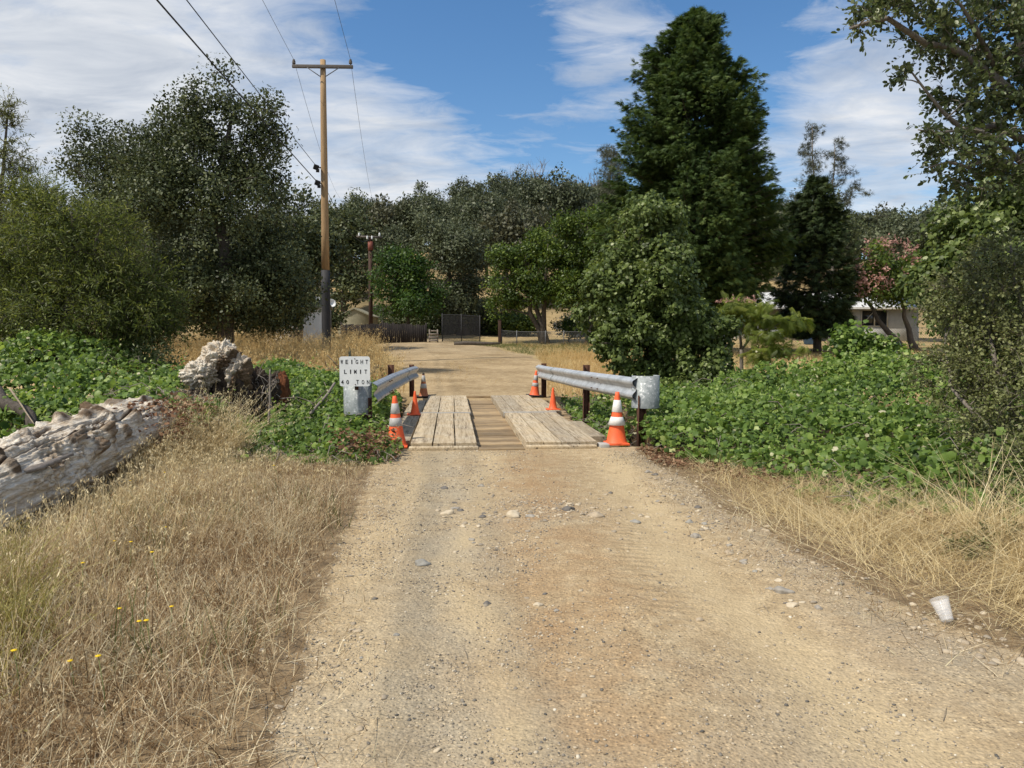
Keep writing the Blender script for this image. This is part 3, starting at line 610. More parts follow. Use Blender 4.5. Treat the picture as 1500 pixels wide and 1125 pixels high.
def letters(items):
    for ch, x, z, hgt, wid in items:
        cu = bpy.data.curves.new('t', 'FONT'); cu.body = ch; cu.extrude = .0008; cu.size = 1; cu.offset = .016
        ob = bpy.data.objects.new('t', cu); C.objects.link(ob); bpy.context.view_layer.update()
        m = bpy.data.meshes.new_from_object(ob.evaluated_get(bpy.context.evaluated_depsgraph_get()))
        v = np.array([p.co[:] for p in m.vertices]); lo, hi = v.min(0), v.max(0)
        sx = wid / max(hi[0] - lo[0], .05) if ch != 'I' else .014 / max(hi[0] - lo[0], .01); sy = hgt / (hi[1] - lo[1])
        w = np.stack([x + (v[:, 0] - (lo[0] + hi[0]) / 2) * sx, -.0035 - v[:, 2], z + (v[:, 1] - (lo[1] + hi[1]) / 2) * sy], -1)
        fs = [list(p.vertices) for p in m.polygons]
        bpy.data.objects.remove(ob); bpy.data.curves.remove(cu); bpy.data.meshes.remove(m)
        me = bpy.data.meshes.new('letter'); me.from_pydata(w.tolist(), [], fs); me.materials.append(M['letter'])
        o = bpy.data.objects.new('letter', me); C.objects.link(o); o.parent = sg
X_ = lambda u: (u - 228) / 260 * sw; Z_ = lambda v: (253.5 - v) / 253 * sh
letters([(c, X_(u), Z_(173), .060, .036) for c, u in zip('WEIGHT', (118, 161, 204, 247, 289, 331))])
letters([(c, X_(u), Z_(256), .060, .036) for c, u in zip('LIMIT', (148, 192, 232, 277, 322))])
letters([(c, X_(u), Z_(344), .060, .036) for c, u in zip('40TON', (121, 166, 251, 297, 341))])
for u, v in ((229, 147), (232, 365)):
    mb = MB(); mb.lathe([(.008, 0), (.008, .004), (.001, .007)], 8, (0, 0, 0)); mb.v[-1] = mb.v[-1][:, [0, 2, 1]] * [1, -1, 1] + [X_(u), -.002, Z_(v)]; mb.build('bolt', M['rust'], sg)
mb = MB(); mb.box((0.02, .018, -.06), (.05, .025, .42)); mb.build('bracket', M['rust'], sg)
# ------------------------------------------------------------------ cones
def cone(label, p, h, mats, bands=(), tip=None, base_w=.31, lean=(0, 0), rz=0.1, flare=False):
    r = thing('traffic_cone', label, 'traffic cone', p, rz, 'orange traffic cones at the corners of the bridge'); r.rotation_euler = (lean[0], lean[1], rz)
    k = h / .71; mb = MB(); w = base_w
    mb.box((0, 0, .014 * k), (w, w, .028 * k)); mb.build('base', M[mats[1]], r, bevel=.008)
    rb, rt = .135 * k, .026 * k
    def R(z): return rb + (rt - rb) * (z / h)
    mb = MB(); prof = [(R(0) + .02 * k, .029 * k), (R(0), .05 * k), (R(.3 * h), .3 * h), (R(.6 * h), .6 * h), (R(.93 * h), .93 * h)]
    if tip is None: prof += [(R(h), h), (R(h) * .75, h + .002), (R(h) * .7, h - .02)]
    mb.lathe(prof, 28); mb.build('cone_body', M[mats[0]], r, True)
    if tip: mb = MB(); mb.lathe([(R(.93 * h) + .003, .93 * h), (R(h) + .002, h), (.004, h + .004)], 20); mb.build('tip', M[tip], r, True)
    for z0, z1, m in bands:
        mb = MB(); e = .022 * k if flare and z0 < .5 else 0
        mb.lathe([(R(z0 * h) + .001, z0 * h), (R(z0 * h) + .005 + e, z0 * h + .004), (R(z1 * h) + .005, z1 * h - .002), (R(z1 * h) + .001, z1 * h)], 28); mb.build('reflective_band', M[m], r, True)
    return r
def deckpt(s, t, z): x, y = xy(s, t); return (x, y, z)
g = at(903, 650, 10.25)
cone('tall orange cone with two clean white bands at the near right bridge corner', (g[0], g[1], .02), .73, ('orange', 'orange'), ((.37, .53, 'band'), (.62, .85, 'band')), lean=(0, .01), flare=True)
g = at(581, 652, 10.3)
cone('tall orange cone with two grey bands half sunk in vines under the sign', (g[0], g[1], -.03), .72, ('orange', 'orange'), ((.42, .58, 'band_grey'), (.66, .86, 'band_grey')), lean=(0, -.03))
g = at(608, 610, 14.05)
cone('small plain orange cone on the left edge of the bridge', (g[0], g[1], .04), .45, ('orange', 'orange'), (), base_w=.30)
g = at(810, 604, 14.6)
cone('small plain orange cone on the right edge of the bridge', (g[0], g[1], .085), .43, ('orange', 'orange'), (), base_w=.27)
g = at(620.5, 583, 18.6)
cone('weathered brown orange cone with a black tip beyond the left rail', (g[0], g[1], .02), .60, ('orange_old', 'black'), ((.36, .55, 'band_grey'), (.64, .9, 'band_grey')), tip='black', base_w=.42)
g = at(783, 582.5, 18.75)
cone('leaning banded orange cone on a black base beyond the right rail', (g[0], g[1], .03), .64, ('orange', 'black'), ((.38, .52, 'band_grey'), (.62, .82, 'band_grey')), base_w=.40, lean=(0, .07))
# ------------------------------------------------------------------ utility poles and wires
pb = on(*at(478, 500, 30)[:2], -.3); pt = at(473, 88, 30)
up = thing('utility_pole', 'tall pale brown utility pole with a black lower sleeve beside the white shed', 'utility pole', pb)
def polepart(name, f0, f1, r0, r1, m, n=14):
    mb = MB(); f = np.linspace(f0, f1, 6)[:, None]; mb.tube((pb * (1 - f) + pt * f) - pb, np.linspace(r0, r1, 6), n); return mb.build(name, M[m], up, True)
fz = (at(0, 396, 30)[2] - pb[2]) / (pt[2] - pb[2])
polepart('shaft', fz - .002, 1, .158, .108, 'pole'); polepart('lower_sleeve', 0, fz, .185, .168, 'pole_base')
ca, cb = at(428, 97, 29.85) - pb, at(517, 98, 29.85) - pb
mb = MB(); mb.box((ca + cb) / 2, (np.linalg.norm(cb - ca), .10, .125), (0, math.atan2(ca[2] - cb[2], cb[0] - ca[0]), 0)); arm = mb.build('crossarm', M['arm'], up, bevel=.01)
for x in (450, 497): 
    mb = MB(); mb.tube([at(x, 99, 29.8) - pb, at(473 + (4 if x > 473 else -4), 112, 29.8) - pb], .018, 6); mb.build('brace', M['thin'], up)
INS = []
for x in (430.5, 513.5):
    b0 = at(x, 95, 29.85) - pb; mb = MB(); mb.lathe([(.015, -.05), (.02, .03), (.06, .04), (.075, .08), (.05, .1), (.07, .13), (.045, .17), (.05, .2), (.02, .22)], 12, b0)
    mb.build('insulator', M['arm'], up, True); INS.append(b0 + pb + np.array([0, 0, .2]))
for x, y in ((463, 245), (465, 268)):
    c = at(x, y, 29.8) - pb; mb = MB(); mb.box(c, (.2, .2, .2), (.3, .3, .4)); mb.tube([c, at(473, y + 1, 30) - pb], .03, 6); mb.box(c + np.array([.06, 0, -.13]), (.13, .12, .14), (.2, 0, .3)); mb.build('cable_clamp', M['black'], up, bevel=.015)
def wire(label, pts, r, m, sag=0.0, n=40):
    P = []
    for a, b, sgg in pts:
        f = np.linspace(0, 1, n)[:, None]; a, b = np.array(a, float), np.array(b, float)
        q = a * (1 - f) + b * f; q[:, 2] -= sgg * 4 * (f * (1 - f))[:, 0]; P.append(q)
    P = np.vstack([P[0]] + [p[1:] for p in P[1:]]); mb = MB(); mb.tube(P, r, 6)
    o = mb.build('power_line', M[m]); tag(o, label, 'wire', 'overhead wires on the tall utility pole'); return o
def through(a, px, py, Y, back=-18):
    b = at(px, py, Y); a = np.array(a); k = (back - a[1]) / (b[1] - a[1]); return a + (b - a) * k
q = at(465, 267, 29.8); wire('thick black cable running from the lower clamp of the tall pole', [(q, through(q, 238, 0, 13.2), .12)], .017, 'wire')
q = at(463, 243, 29.8); wire('black cable running from the upper clamp of the tall pole', [(q, through(q, 280, 0, 13.9), .12)], .011, 'wire')
q2 = at(543, 340, 62)
for k, (px, ex, ey, tx) in enumerate(((388, 498, 290, 'left'), (492, 548, 300, 'right'))):
    a = INS[k]; wire('thin grey wire over the %s end of the pole crossarm' % tx, [(at(ex, ey, 75), a, .8), (a, through(a, px, 0, 24.2), .35)], .0075, 'thin')
q = at(476, 272, 30); wire('slack thin wire dropping from the tall pole to the dark rear pole', [(q, at(541, 350, 52), .9)], .010, 'thin')
b2 = on(*at(543, 480, 52)[:2], -.2); t2 = at(542.5, 346, 52)
u2 = thing('utility_pole', 'dark brown rear utility pole with a red brown band behind the wood fence', 'utility pole', b2)
def p2(name, py0, py1, r, m):
    mb = MB(); a = at(543, py0, 52) - b2; b = at(542.6, py1, 52) - b2
    if py0 > 470: a = np.zeros(3)
    mb.tube([a, (a + b) / 2, b], [r, r * .97, r * .95], 12); mb.build(name, M[m], u2, True)
p2('shaft', 480, 366, .15, 'brownpole'); p2('red_band', 367, 354, .19, 'redwrap'); p2('top_shaft', 355, 346, .13, 'brownpole')
mb = MB(); c = at(541, 347, 51.9) - b2; mb.box(c, (1.75, .12, .12), (0, .02, .1)); mb.build('crossarm', M['arm'], u2)
for x in (526, 538, 545, 556):
    mb = MB(); mb.lathe([(.03, 0), (.075, .05), (.05, .1), (.075, .15), (.03, .24)], 10, at(x, 350.5 if 530 < x < 550 else 346, 51.8) - b2); mb.build('insulator', M['white'], u2, True)
# ------------------------------------------------------------------ shed, gabled shed, fences, house
def local(p, b): return np.asarray(p) - b
def gable(name, label, cat, base, w, d, he, hr, rz, wall, roofm, over=.25, ridge='x', door=None):
    r = thing(name, label, cat, base, rz); mb = MB()
    x, y = w / 2, d / 2
    if ridge == 'x':
        Vv = [[-x, -y, -.6], [x, -y, -.6], [x, y, -.6], [-x, y, -.6], [-x, -y, he], [x, -y, he], [x, y, he], [-x, y, he], [-x, 0, hr], [x, 0, hr]]
        mb.add(Vv, [[0, 1, 5, 4], [2, 3, 7, 6], [3, 0, 4, 7], [1, 2, 6, 5]], [[4, 8, 7], [5, 6, 9]])
    else:
        Vv = [[-x, -y, -.6], [x, -y, -.6], [x, y, -.6], [-x, y, -.6], [-x, -y, he], [x, -y, he], [x, y, he], [-x, y, he], [0, -y, hr], [0, y, hr]]
        mb.add(Vv, [[0, 1, 5, 4], [2, 3, 7, 6], [3, 0, 4, 7], [1, 2, 6, 5]], [[4, 5, 8], [6, 7, 9]])
    mb.build('wall', wall, r)
    mb = MB(); t = .09
    for sg in (-1, 1):
        if ridge == 'x':
            k = (hr - he) / y; yo = y + over
            A = np.array([[[-x - over, 0, hr + .02], [-x - over, sg * yo, hr - k * yo + .02]], [[x + over, 0, hr + .02], [x + over, sg * yo, hr - k * yo + .02]]])
        else:
            k = (hr - he) / x; xo = x + over
            A = np.array([[[0, -y - over, hr + .02], [sg * xo, -y - over, hr - k * xo + .02]], [[0, y + over, hr + .02], [sg * xo, y + over, hr - k * xo + .02]]])
        B = A + np.array([0, 0, t]); mb.grid(B if sg > 0 else B[:, ::-1]); mb.grid(A)
        mb.grid(np.stack([A[0], B[0]], 0)); mb.grid(np.stack([A[1], B[1]], 0)); mb.grid(np.stack([A[:, 1], B[:, 1]], 0))
    mb.build('roof', roofm, r); return r
c = at(427, 480, 38); b = on(c[0], c[1] + .75)
sh_ = gable('shed', 'white shed half hidden by the dark oak behind the pole', 'shed', b, 3.1, 1.5, at(0, 451, 38)[2] - b[2], at(0, 446, 38)[2] - b[2] + .15, math.radians(-6), mat('white_shed_wall', (.6, .61, .6), (.74, .75, .74), 3, .7), M['tanwall'], .16)
c = at(519, 470, 56); b = on(c[0], c[1] + 1.5)
gable('gabled_shed', 'small tan gabled shed behind the dark wood fence', 'shed', b, 2.5, 3, at(0, 464, 56)[2] - b[2], at(0, 453, 56)[2] - b[2], 0, M['tanwall'], M['tanwall'], .12, 'y')
def dish(px, py, Y, r, label):
    p = at(px, py, Y); o = thing('satellite_dish', label, 'satellite dish', p, .5); mb = MB()
    mb.lathe([(.01, 0), (r * .5, .03), (r * .85, .09), (r, .13), (r * .98, .14), (r * .8, .1), (.02, .02)], 20); ob = mb.build('dish', M['white'], o, True); ob.rotation_euler = (1.2, .3, 0)
    mb = MB(); mb.tube([(0, 0, 0), (0, .05, -.5), (0, .05, hz(p[0], p[1]) - p[2])], .025, 6); mb.build('mast', M['thin'], o)
dish(485, 445, 44, .26, 'white satellite dish just right of the tall pole'); dish(463, 438.5, 44, .2, 'small white satellite dish left of the tall pole above the shed')
def board_fence(name, label, pts, hs, w, m, cat='fence', jit=.05):
    base = on(*pts[0][:2]); r = thing(name, label, cat, base); mb = MB(); P = np.array(pts, float)
    for a, b, h0, h1 in zip(P[:-1], P[1:], hs[:-1], hs[1:]):
        L = np.linalg.norm(b - a); n = int(L / w); rz = math.atan2(b[1] - a[1], b[0] - a[0])
        for k in range(n):
            f = (k + .5) / n; x, y = a * (1 - f) + b * f; h = h0 * (1 - f) + h1 * f + random.uniform(-jit, jit); z = hz(x, y)
            mb.box((x - base[0], y - base[1], z + h / 2 - .05 - base[2]), (w * .93, .025, h + .1), (random.uniform(-.02, .02), random.uniform(-.02, .02), rz))
    mb.build('boards', M[m], r)
    for k in range(0, len(P)):
        mb = MB(); x, y = P[k]; mb.box((x - base[0], y + .08 - base[1], hz(x, y) + hs[k] / 2 - base[2]), (.1, .1, hs[k] + .3)); mb.build('post', M[m], r)
    return r
def px2(px, Y): return at(px, 495, Y)[:2]
board_fence('wood_fence', 'dark weathered vertical board fence left of the tall gate', [px2(500, 44), px2(560, 45.5), px2(624, 47)], [1.25, 1.25, 1.05], .13, 'darkwood')
def chain(name, label, pts, h, sp, cat='fence', wr=.006, postr=.03, dark=None):
    base = on(*pts[0][:2]); r = thing(name, label, cat, base); P = np.array(pts, float); mb = MB()
    for a, b in zip(P[:-1], P[1:]):
        L = np.linalg.norm(b - a); n = int(L / sp)
        za, zb = hz(*a), hz(*b)
        def pt(f, z): f = min(max(f, 0), 1); return np.array([*(a * (1 - f) + b * f), za * (1 - f) + zb * f + z]) - base
        for k in range(-int(h / sp) - 1, n + 1):
            for sgn in (1, -1):
                u0, u1 = (k * sp, k * sp + h) if sgn > 0 else (k * sp + h, k * sp); z0, z1 = 0.04, h
                du = u1 - u0
                t0, t1 = 0., 1.
                for lim, s_ in ((0, 1), (L, -1)):
                    for which in (0, 1): pass
                tl = sorted([(0 - u0) / du, (L - u0) / du]); t0, t1 = max(0, tl[0]), min(1, tl[1])
                if t1 - t0 < .02: continue
                mb.tube([pt((u0 + du * t0) / L, z0 + (z1 - z0) * t0), pt((u0 + du * t1) / L, z0 + (z1 - z0) * t1)], wr, 3, False)
        mb.tube([pt(0, h), pt(1, h)], wr * 2.2, 5, False)
    mb.build('mesh', dark or M['fencewire'], r)
    for x, y in P:
        q = MB(); q.tube([on(x, y, -.2) - base, on(x, y, h + .08) - base], postr, 8); q.build('post', dark or M['fencewire'], r)
    return r
chain('chain_link_fence', 'low chain link fence right of the gate below the dense green trees', [px2(735, 47), px2(757, 46), px2(799, 45), px2(826, 44.5), px2(862, 44), px2(900, 43.5)], .85, .11)
chain('chain_link_fence', 'chain link fence in front of the white house', [px2(1040, 49), px2(1110, 49), px2(1160, 49), px2(1213, 49), px2(1270, 49), px2(1345, 49), px2(1420, 49)], 1.2, .17)
chain('chain_link_gate', 'tall dark chain link gate across the end of the road', [px2(648, 47.5), px2(676, 47.5), px2(703, 47.5)], 1.72, .085, 'gate', .011, .035, M['pole_base'])
q = on(*px2(732, 47)); r = thing('fence_post', 'thick brown wooden post right of the tall gate', 'post', q)
mb = MB(); mb.box((0, 0, .7), (.2, .2, 1.6)); mb.build('shaft', M['brownpole'], r, bevel=.02); mb = MB(); mb.box((0, 0, 1.51), (.22, .22, .03)); mb.build('top_cap', M['darkwood'], r)
q = on(*px2(700, 44)); mb = MB(); mb.tube(jitter([[-1.4, 0, .1], [-.7, .05, .12], [.1, -.03, .1], [.8, .04, .12], [1.3, 0, .1]], .03), [.11, .13, .12, .1, .07], 10)
o = mb.build('log', M['bark']); o.location = q; tag(o, 'dark log lying on the ground in front of the gate', 'log')
q = on(*px2(635, 46.5)); r = thing('pallet', 'small leaning wooden pallet between the board fence and gate', 'pallet', q); 
for k in range(4): mb = MB(); mb.box((0, .02 * k, .12 + .2 * k), (.62, .03, .09), (.1, 0, 0)); mb.build('slat', M['dead'], r)
for k in (-.25, .25): mb = MB(); mb.box((k, .07, .4), (.08, .05, .85), (.1, 0, 0)); mb.build('upright', M['dead'], r)
# house
hb = on(at(1195, 500, 54)[0], 54.0); HE = at(0, 453, 54)[2] - hb[2]; HR = at(0, 431, 58)[2] - hb[2]
house = thing('house', 'low white house with a pale metal roof behind the dark conifer', 'house', hb)
hx = lambda px: at(px, 480, 54)[0] - hb[0]
def wallbox(name, x0, x1, z0, z1, y0, y1, m, parent=house):
    mb = MB(); mb.box(((x0 + x1) / 2, (y0 + y1) / 2, (z0 + z1) / 2), (x1 - x0, y1 - y0, z1 - z0)); return mb.build(name, m, parent)
x0, x1, xw0, xw1 = hx(1045), hx(1345), hx(1248), hx(1320)
wx0, wx1 = hx(1262), hx(1299); wz0, wz1 = at(0, 477, 54)[2] - hb[2], at(0, 454.6, 54)[2] - hb[2]
mb = MB()
for a, b_, c_, d_ in ((xw0, wx0, -.5, HE), (wx1, x1, -.5, HE), (wx0, wx1, -.5, wz0), (wx0, wx1, wz1, HE)): mb.box(((a + b_) / 2, .08, (c_ + d_) / 2), (b_ - a, .15, d_ - c_))
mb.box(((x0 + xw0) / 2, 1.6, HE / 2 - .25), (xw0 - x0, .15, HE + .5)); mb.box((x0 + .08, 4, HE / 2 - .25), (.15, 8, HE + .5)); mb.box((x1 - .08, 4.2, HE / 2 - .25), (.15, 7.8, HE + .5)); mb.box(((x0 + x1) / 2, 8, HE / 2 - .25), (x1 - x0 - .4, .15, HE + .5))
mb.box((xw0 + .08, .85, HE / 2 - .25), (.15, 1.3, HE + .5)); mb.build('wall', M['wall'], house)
mb = MB()
for px0, px1 in ((1060, 1112), (1112, 1180)): mb.box(((hx(px0) + hx(px1)) / 2, .1, .45), (hx(px1) - hx(px0) - .02, .1, .9))
mb.build('porch_rail', M['white'], house)
for px in (1182, 1213, 1056): mb = MB(); mb.box((hx(px), .1, HE / 2), (.14 if px != 1182 else .3, .14, HE - .02)); mb.build('porch_post', M['white'], house)
w = wallbox('window', wx0, wx1, wz0, wz1, .10, .14, M['glass'])
mb = MB(); xm = (wx0 + wx1) / 2; t = .07
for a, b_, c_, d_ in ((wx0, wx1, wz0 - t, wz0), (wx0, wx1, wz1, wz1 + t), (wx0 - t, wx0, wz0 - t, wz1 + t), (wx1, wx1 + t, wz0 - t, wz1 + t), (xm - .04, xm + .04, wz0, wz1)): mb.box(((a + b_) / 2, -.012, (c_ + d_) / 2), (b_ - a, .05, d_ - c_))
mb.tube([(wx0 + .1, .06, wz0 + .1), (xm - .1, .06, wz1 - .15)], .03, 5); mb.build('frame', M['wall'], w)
wallbox('window', hx(1118), hx(1172), .9, 2.0, 1.47, 1.52, M['glass']); d = wallbox('door', hx(1198), hx(1209), 0, 2.0, 1.46, 1.52, M['reddoor']); wallbox('door', hx(1188), hx(1195), 0, 2.0, 1.46, 1.52, M['reddoor'])
wallbox('porch_floor', x0, xw0, -.5, -.02, 0, 1.5, M['greyplate'])
mb = MB(); ov = .5; yr = 4.0; k = (HR - HE) / (yr + ov); A = np.array([[[x0 - .4, -ov, HE], [x0 - .4, yr, HR], [x0 - .4, 8 + ov, HE]], [[x1 + .4, -ov, HE], [x1 + .4, yr, HR], [x1 + .4, 8 + ov, HE]]]); B = A + [0, 0, .14]
mb.grid(B[:, ::-1]); mb.grid(A); mb.grid(np.stack([A[0], B[0]])); mb.grid(np.stack([A[1], B[1]])); mb.grid(np.stack([A[:, 0], B[:, 0]])); mb.grid(np.stack([A[:, 2], B[:, 2]])); mb.build('roof', M['roof'], house)
# chair, tub and white barrel in the yard
q = on(*px2(1221, 50.2)); r = thing('metal_chair', 'white metal frame chair standing behind the chain link fence', 'chair', q, .4)
mb = MB(); mb.tube([(-.22, .2, 0), (-.22, .2, .85), (-.18, .2, .92), (.18, .2, .92), (.22, .2, .85), (.22, .2, 0)], .022, 6); mb.build('back_frame', M['white'], r)
for x in (-.22, .22): mb = MB(); mb.tube([(x, -.2, 0), (x, -.2, .42), (x, .2, .45)], .02, 6); mb.build('leg', M['white'], r)
mb = MB(); mb.box((0, 0, .45), (.44, .42, .03)); mb.build('seat', M['fencewire'], r); mb = MB(); mb.box((0, .2, .72), (.4, .02, .22)); mb.build('backrest', M['fencewire'], r)
q = on(*px2(1186, 50.5)); r = thing('plastic_tub', 'low blue plastic tub by the house fence', 'tub', q); mb = MB(); mb.lathe([(.02, .02), (.36, .02), (.43, .35), (.47, .36), (.47, .39), (.42, .39), (.35, .06), (.02, .05)], 24); mb.build('tub_wall', M['blue'], r, True)
mb = MB(); mb.lathe([(.47, .355), (.495, .36), (.495, .395), (.465, .40)], 24); mb.build('rim', M['blue'], r, True)
q = on(*px2(1056, 46)); r = thing('barrel', 'white upright barrel beside the vine covered tree', 'barrel', q); mb = MB(); mb.lathe([(.22, 0), (.24, .1), (.24, .3), (.255, .32), (.24, .34), (.24, .62), (.255, .64), (.24, .66), (.23, .98), (.2, 1.0), (.01, 1.0)], 24); mb.build('drum', M['white'], r, True)
mb = MB(); mb.lathe([(.21, .985), (.215, 1.03), (.19, 1.04), (.01, 1.03)], 24); mb.build('lid', M['wall'], r, True)
# tyre and agave behind the sign
q = on(*px2(554, 22)); r = thing('tyre', 'old black tyre standing in the grass behind the sign', 'tyre', q + [0, 0, .28]); R0 = .29
a = np.linspace(0, 2 * PI, 33)[:-1]; prof = np.array([(R0, -.07), (R0, .07), (R0 - .03, .10), (R0 - .09, .105), (R0 - .125, .08), (R0 - .125, .06), (R0 - .06, .06), (R0 - .06, -.06), (R0 - .125, -.06), (R0 - .125, -.08), (R0 - .09, -.105), (R0 - .03, -.10), (R0, -.07)])
mb = MB(); mb.lathe(prof, 36); o = mb.build('carcass', M['black'], r, True); o.rotation_euler = (PI / 2 - .12, 0, math.radians(52))
mb = MB()
for k in range(40): t = k * 2 * PI / 40; mb.box((math.cos(t) * (R0 + .003), math.sin(t) * (R0 + .003), 0), (.012, .025, .14), (0, 0, t))
mb.build('tread', M['black'], o)
q = on(*px2(516, 20)); r = thing('agave_plant', 'spiky grey green agave rising behind the weight limit sign', 'agave', q)
mb = MB()
for k in range(22):
    az = k * 2.4; el = math.radians(random.uniform(38, 86)); L = random.uniform(.85, 1.25); d = np.array([math.cos(az) * math.cos(el), math.sin(az) * math.cos(el), math.sin(el)]); sd = np.array([-math.sin(az), math.cos(az), 0]); up_ = np.cross(d, sd)
    if k in (3, 8): continue
    f = np.linspace(0, 1, 7)[:, None]; w = .055 * np.array([.8, 1, 1, .85, .6, .35, .02])[:, None]; cen = d * f * L + np.array([0, 0, -.12]) * f ** 2 * L * math.cos(el); G = np.stack([cen - sd * w, cen + up_ * w * .45, cen + sd * w], 1)
    mb.grid(G, random.random()); mb.grid(G[:, ::-1] - up_ * .02, random.random())
mb.build('leaf_rosette', M['l_agave'], r)
mb = MB()
for (a, b, c_) in (((500, 545), (492, 533), (479, 520)), ((500, 545), (481, 540), (466, 546)), ((496, 548), (478, 536), (476, 529))):
    mb.tube([at(*a, 19.6) - q, at(*b, 19.3) - q, at(*c_, 19.0) - q], [.035, .028, .008], 5)
mb.build('dead_leaf', M['stick'], r)
# sticks and dead wood on the left
def stick(name, label, pts, R, m='stick', cat='branch', n=7, forks=()):
    P = np.array([at(*p) for p in pts]); b = P[0].copy(); mb = MB(); f = np.linspace(0, 1, 12); d = np.linspace(0, 1, len(P)); Q = np.stack([np.interp(f, d, P[:, k]) for k in range(3)], -1)
    Q = jitter(Q, R[0] * .8, 3); mb.tube(Q - b, np.linspace(R[0], R[1], 12), n)
    for k, v, l in forks: mb.tube([Q[k] - b, Q[k] - b + np.array(v) * l * .5 + [0, 0, .02], Q[k] - b + np.array(v) * l], [R[0] * .5, R[0] * .35, R[0] * .1], 5)
    o = mb.build(name, M[m], smooth=True); o.location = b; return tag(o, label, cat)
stick('branch', 'bare grey branch leaning in the vines left of the sign', [(452, 610, 10.9), (470, 587, 11.2), (489, 561, 11.6)], (.024, .02), 'dead', forks=((3, (-.6, 0, .5), .25),))
stick('branch', 'thin dark broken branch crossing beside the bare grey branch', [(456, 600, 11.3), (463, 586, 11.3), (478, 570, 11.5)], (.012, .006), 'bark')
stick('stake', 'thin pale upright stake by the dark root mass', [(394, 622, 10.2), (394, 580, 10.25), (395, 541, 10.3)], (.016, .012), 'dead', 'stake', forks=((8, (-.8, 0, .6), .22),))
stick('branch', 'thick dark broken limb in the vines at the left edge', [(-40, 556, 9.2), (0, 577, 8.8), (30, 603, 8.4), (48, 630, 8.2)], (.10, .06), 'bark', n=10)
stick('branch', 'pale thin stick lying against the thick dark limb', [(15, 570, 8.5), (35, 600, 8.3), (50, 622, 8.1)], (.012, .006), 'stick')
stick('branch', 'small grey snag poking from the vines under the willow', [(160, 592, 11), (166, 575, 11), (170, 558, 11.1)], (.05, .025), 'dead', forks=((10, (-.7, 0, .2), .12), (4, (.8, 0, .3), .2)))
# ------------------------------------------------------------------ fallen log and burl stump
def log_mat():
    m, nt, b = newmat('weathered_white_burl_wood'); v = coord(nt, (9, 1.5, 9)); v2 = coord(nt)
    g = tex(nt, 3, 8, .7, v, 1.2); n2 = tex(nt, 3.5, 6, .65, v2)
    c = ramp(nt, [(.28, (.20, .14, .085)), (.40, (.52, .43, .32)), (.55, (.74, .675, .57)), (.8, (.85, .815, .74))], g).outputs['Color']
    c = mix(nt, c, (.52, .36, .19), ramp(nt, [(.5, (0, 0, 0)), (.72, (.7,) * 3)], n2).outputs['Color'])
    a = N(nt, 'ShaderNodeAttribute', attribute_name='tint')
    c = mix(nt, c, mix(nt, (.065, .04, .024), (.22, .15, .09), g), a.outputs['Fac'])
    nt.links.new(c, b.inputs['Base Color']); b.inputs['Roughness'].default_value = .85; b.inputs['Specular IOR Level'].default_value = .2; bump(nt, g, b, .9, .03); return m
M['logwood'] = log_mat()
A0, B0 = np.array([-3.86, 3.4, .10]), at(238, 607, 8.9)
u = np.linspace(0, 1, 520)[:, None]; an = np.linspace(0, 2 * PI, 300)[None, :-1]
ax = unit(B0 - A0); e1 = unit(np.cross(ax, [0, 0, 1.])); e2 = np.cross(e1, ax)
ca_, sa_ = np.cos(an), np.sin(an); lx = u * 5.7 + 0 * an; kx, ky = np.broadcast_to(ca_, lx.shape), np.broadcast_to(sa_, lx.shape)
rad = .37 - .09 * u + .07 * fbm(lx * .8, kx * 1.0, ky * 1.0, 3)
knob = np.clip(noise(lx * 3.2 + 3, kx * 1.5, ky * 1.5), .18, 1) - .18; knob2 = np.clip(noise(lx * 6.0, kx * 2.6 + 5, ky * 2.6), .25, 1) - .25
ridge = 1 - np.abs(fbm(lx * .9 + .4 * kx, kx * 7, ky * 7, 4)) * 2
crev = np.clip(.12 - np.abs(fbm(lx * .55 + 2, kx * 2.2, ky * 2.2 + 7, 3)), 0, .12) / .12
bil = np.abs(noise(lx * 4.2 + 1.5 * kx, kx * 3 + 2, ky * 3)); bil2 = np.abs(noise(lx * 9, kx * 6, ky * 6 + 4)); bil3 = np.abs(noise(lx * 22, kx * 12, ky * 12))
patch = ss(fbm(lx * 1.1 + 4, kx * 1.4, ky * 1.4, 3), -.12, .25)
rad = rad + .13 * knob + (.10 + .06 * patch) * knob2 + .010 * ridge + .010 * (1 - np.abs(fbm(lx * .5 + .3 * ky, kx * 14, ky * 14, 3)) * 2) + patch * (.04 * bil + .04 * bil2 + .03 * bil3) + .012 * fbm(lx * 16, kx * 16, ky * 16) - .06 * crev
rad = rad * np.sqrt(np.clip(1 - ((u - .5) * 2) ** 14, .02, 1))
cen = A0 + (B0 - A0) * u + (.06 * fbm(u * 3, 1.5, 0, 2))[..., None][:, 0] if False else A0 + (B0 - A0) * u
Vl = cen[:, None] + rad[..., None] * (kx[..., None] * e1 + ky[..., None] * e2 * 1.02)
dirt = np.clip(crev * .7 + ss(knob, .12, .35) * .35 + ss(fbm(lx * 5, kx * 5 + 3, ky * 5), .22, .42) * .5 + patch * (ss(.18 - bil2, .05, .18) * .6 + ss(.14 - bil3, .04, .14) * .45) + ss(knob, .1, .4) * ss(fbm(lx * 7, kx * 6, ky * 6), -.1, .3) * .9 + ss(knob2, .08, .3) * .8 + .5 * ss(fbm(lx * 1.1 + 8, kx * 1.3, ky * 1.3), .12, .38) + .6 * ss(kx, .35, .95) * ss(-ky, -.1, .7) * ss(fbm(lx * 3, kx * 4, ky * 4), -.25, .2), 0, 1)  # bark and crevice dirt; shade of the lower right face is painted in too
a_, b__ = Vl.shape[:2]; i = np.arange(a_ - 1)[:, None] * b__; j = np.arange(b__)[None]; k = (j + 1) % b__
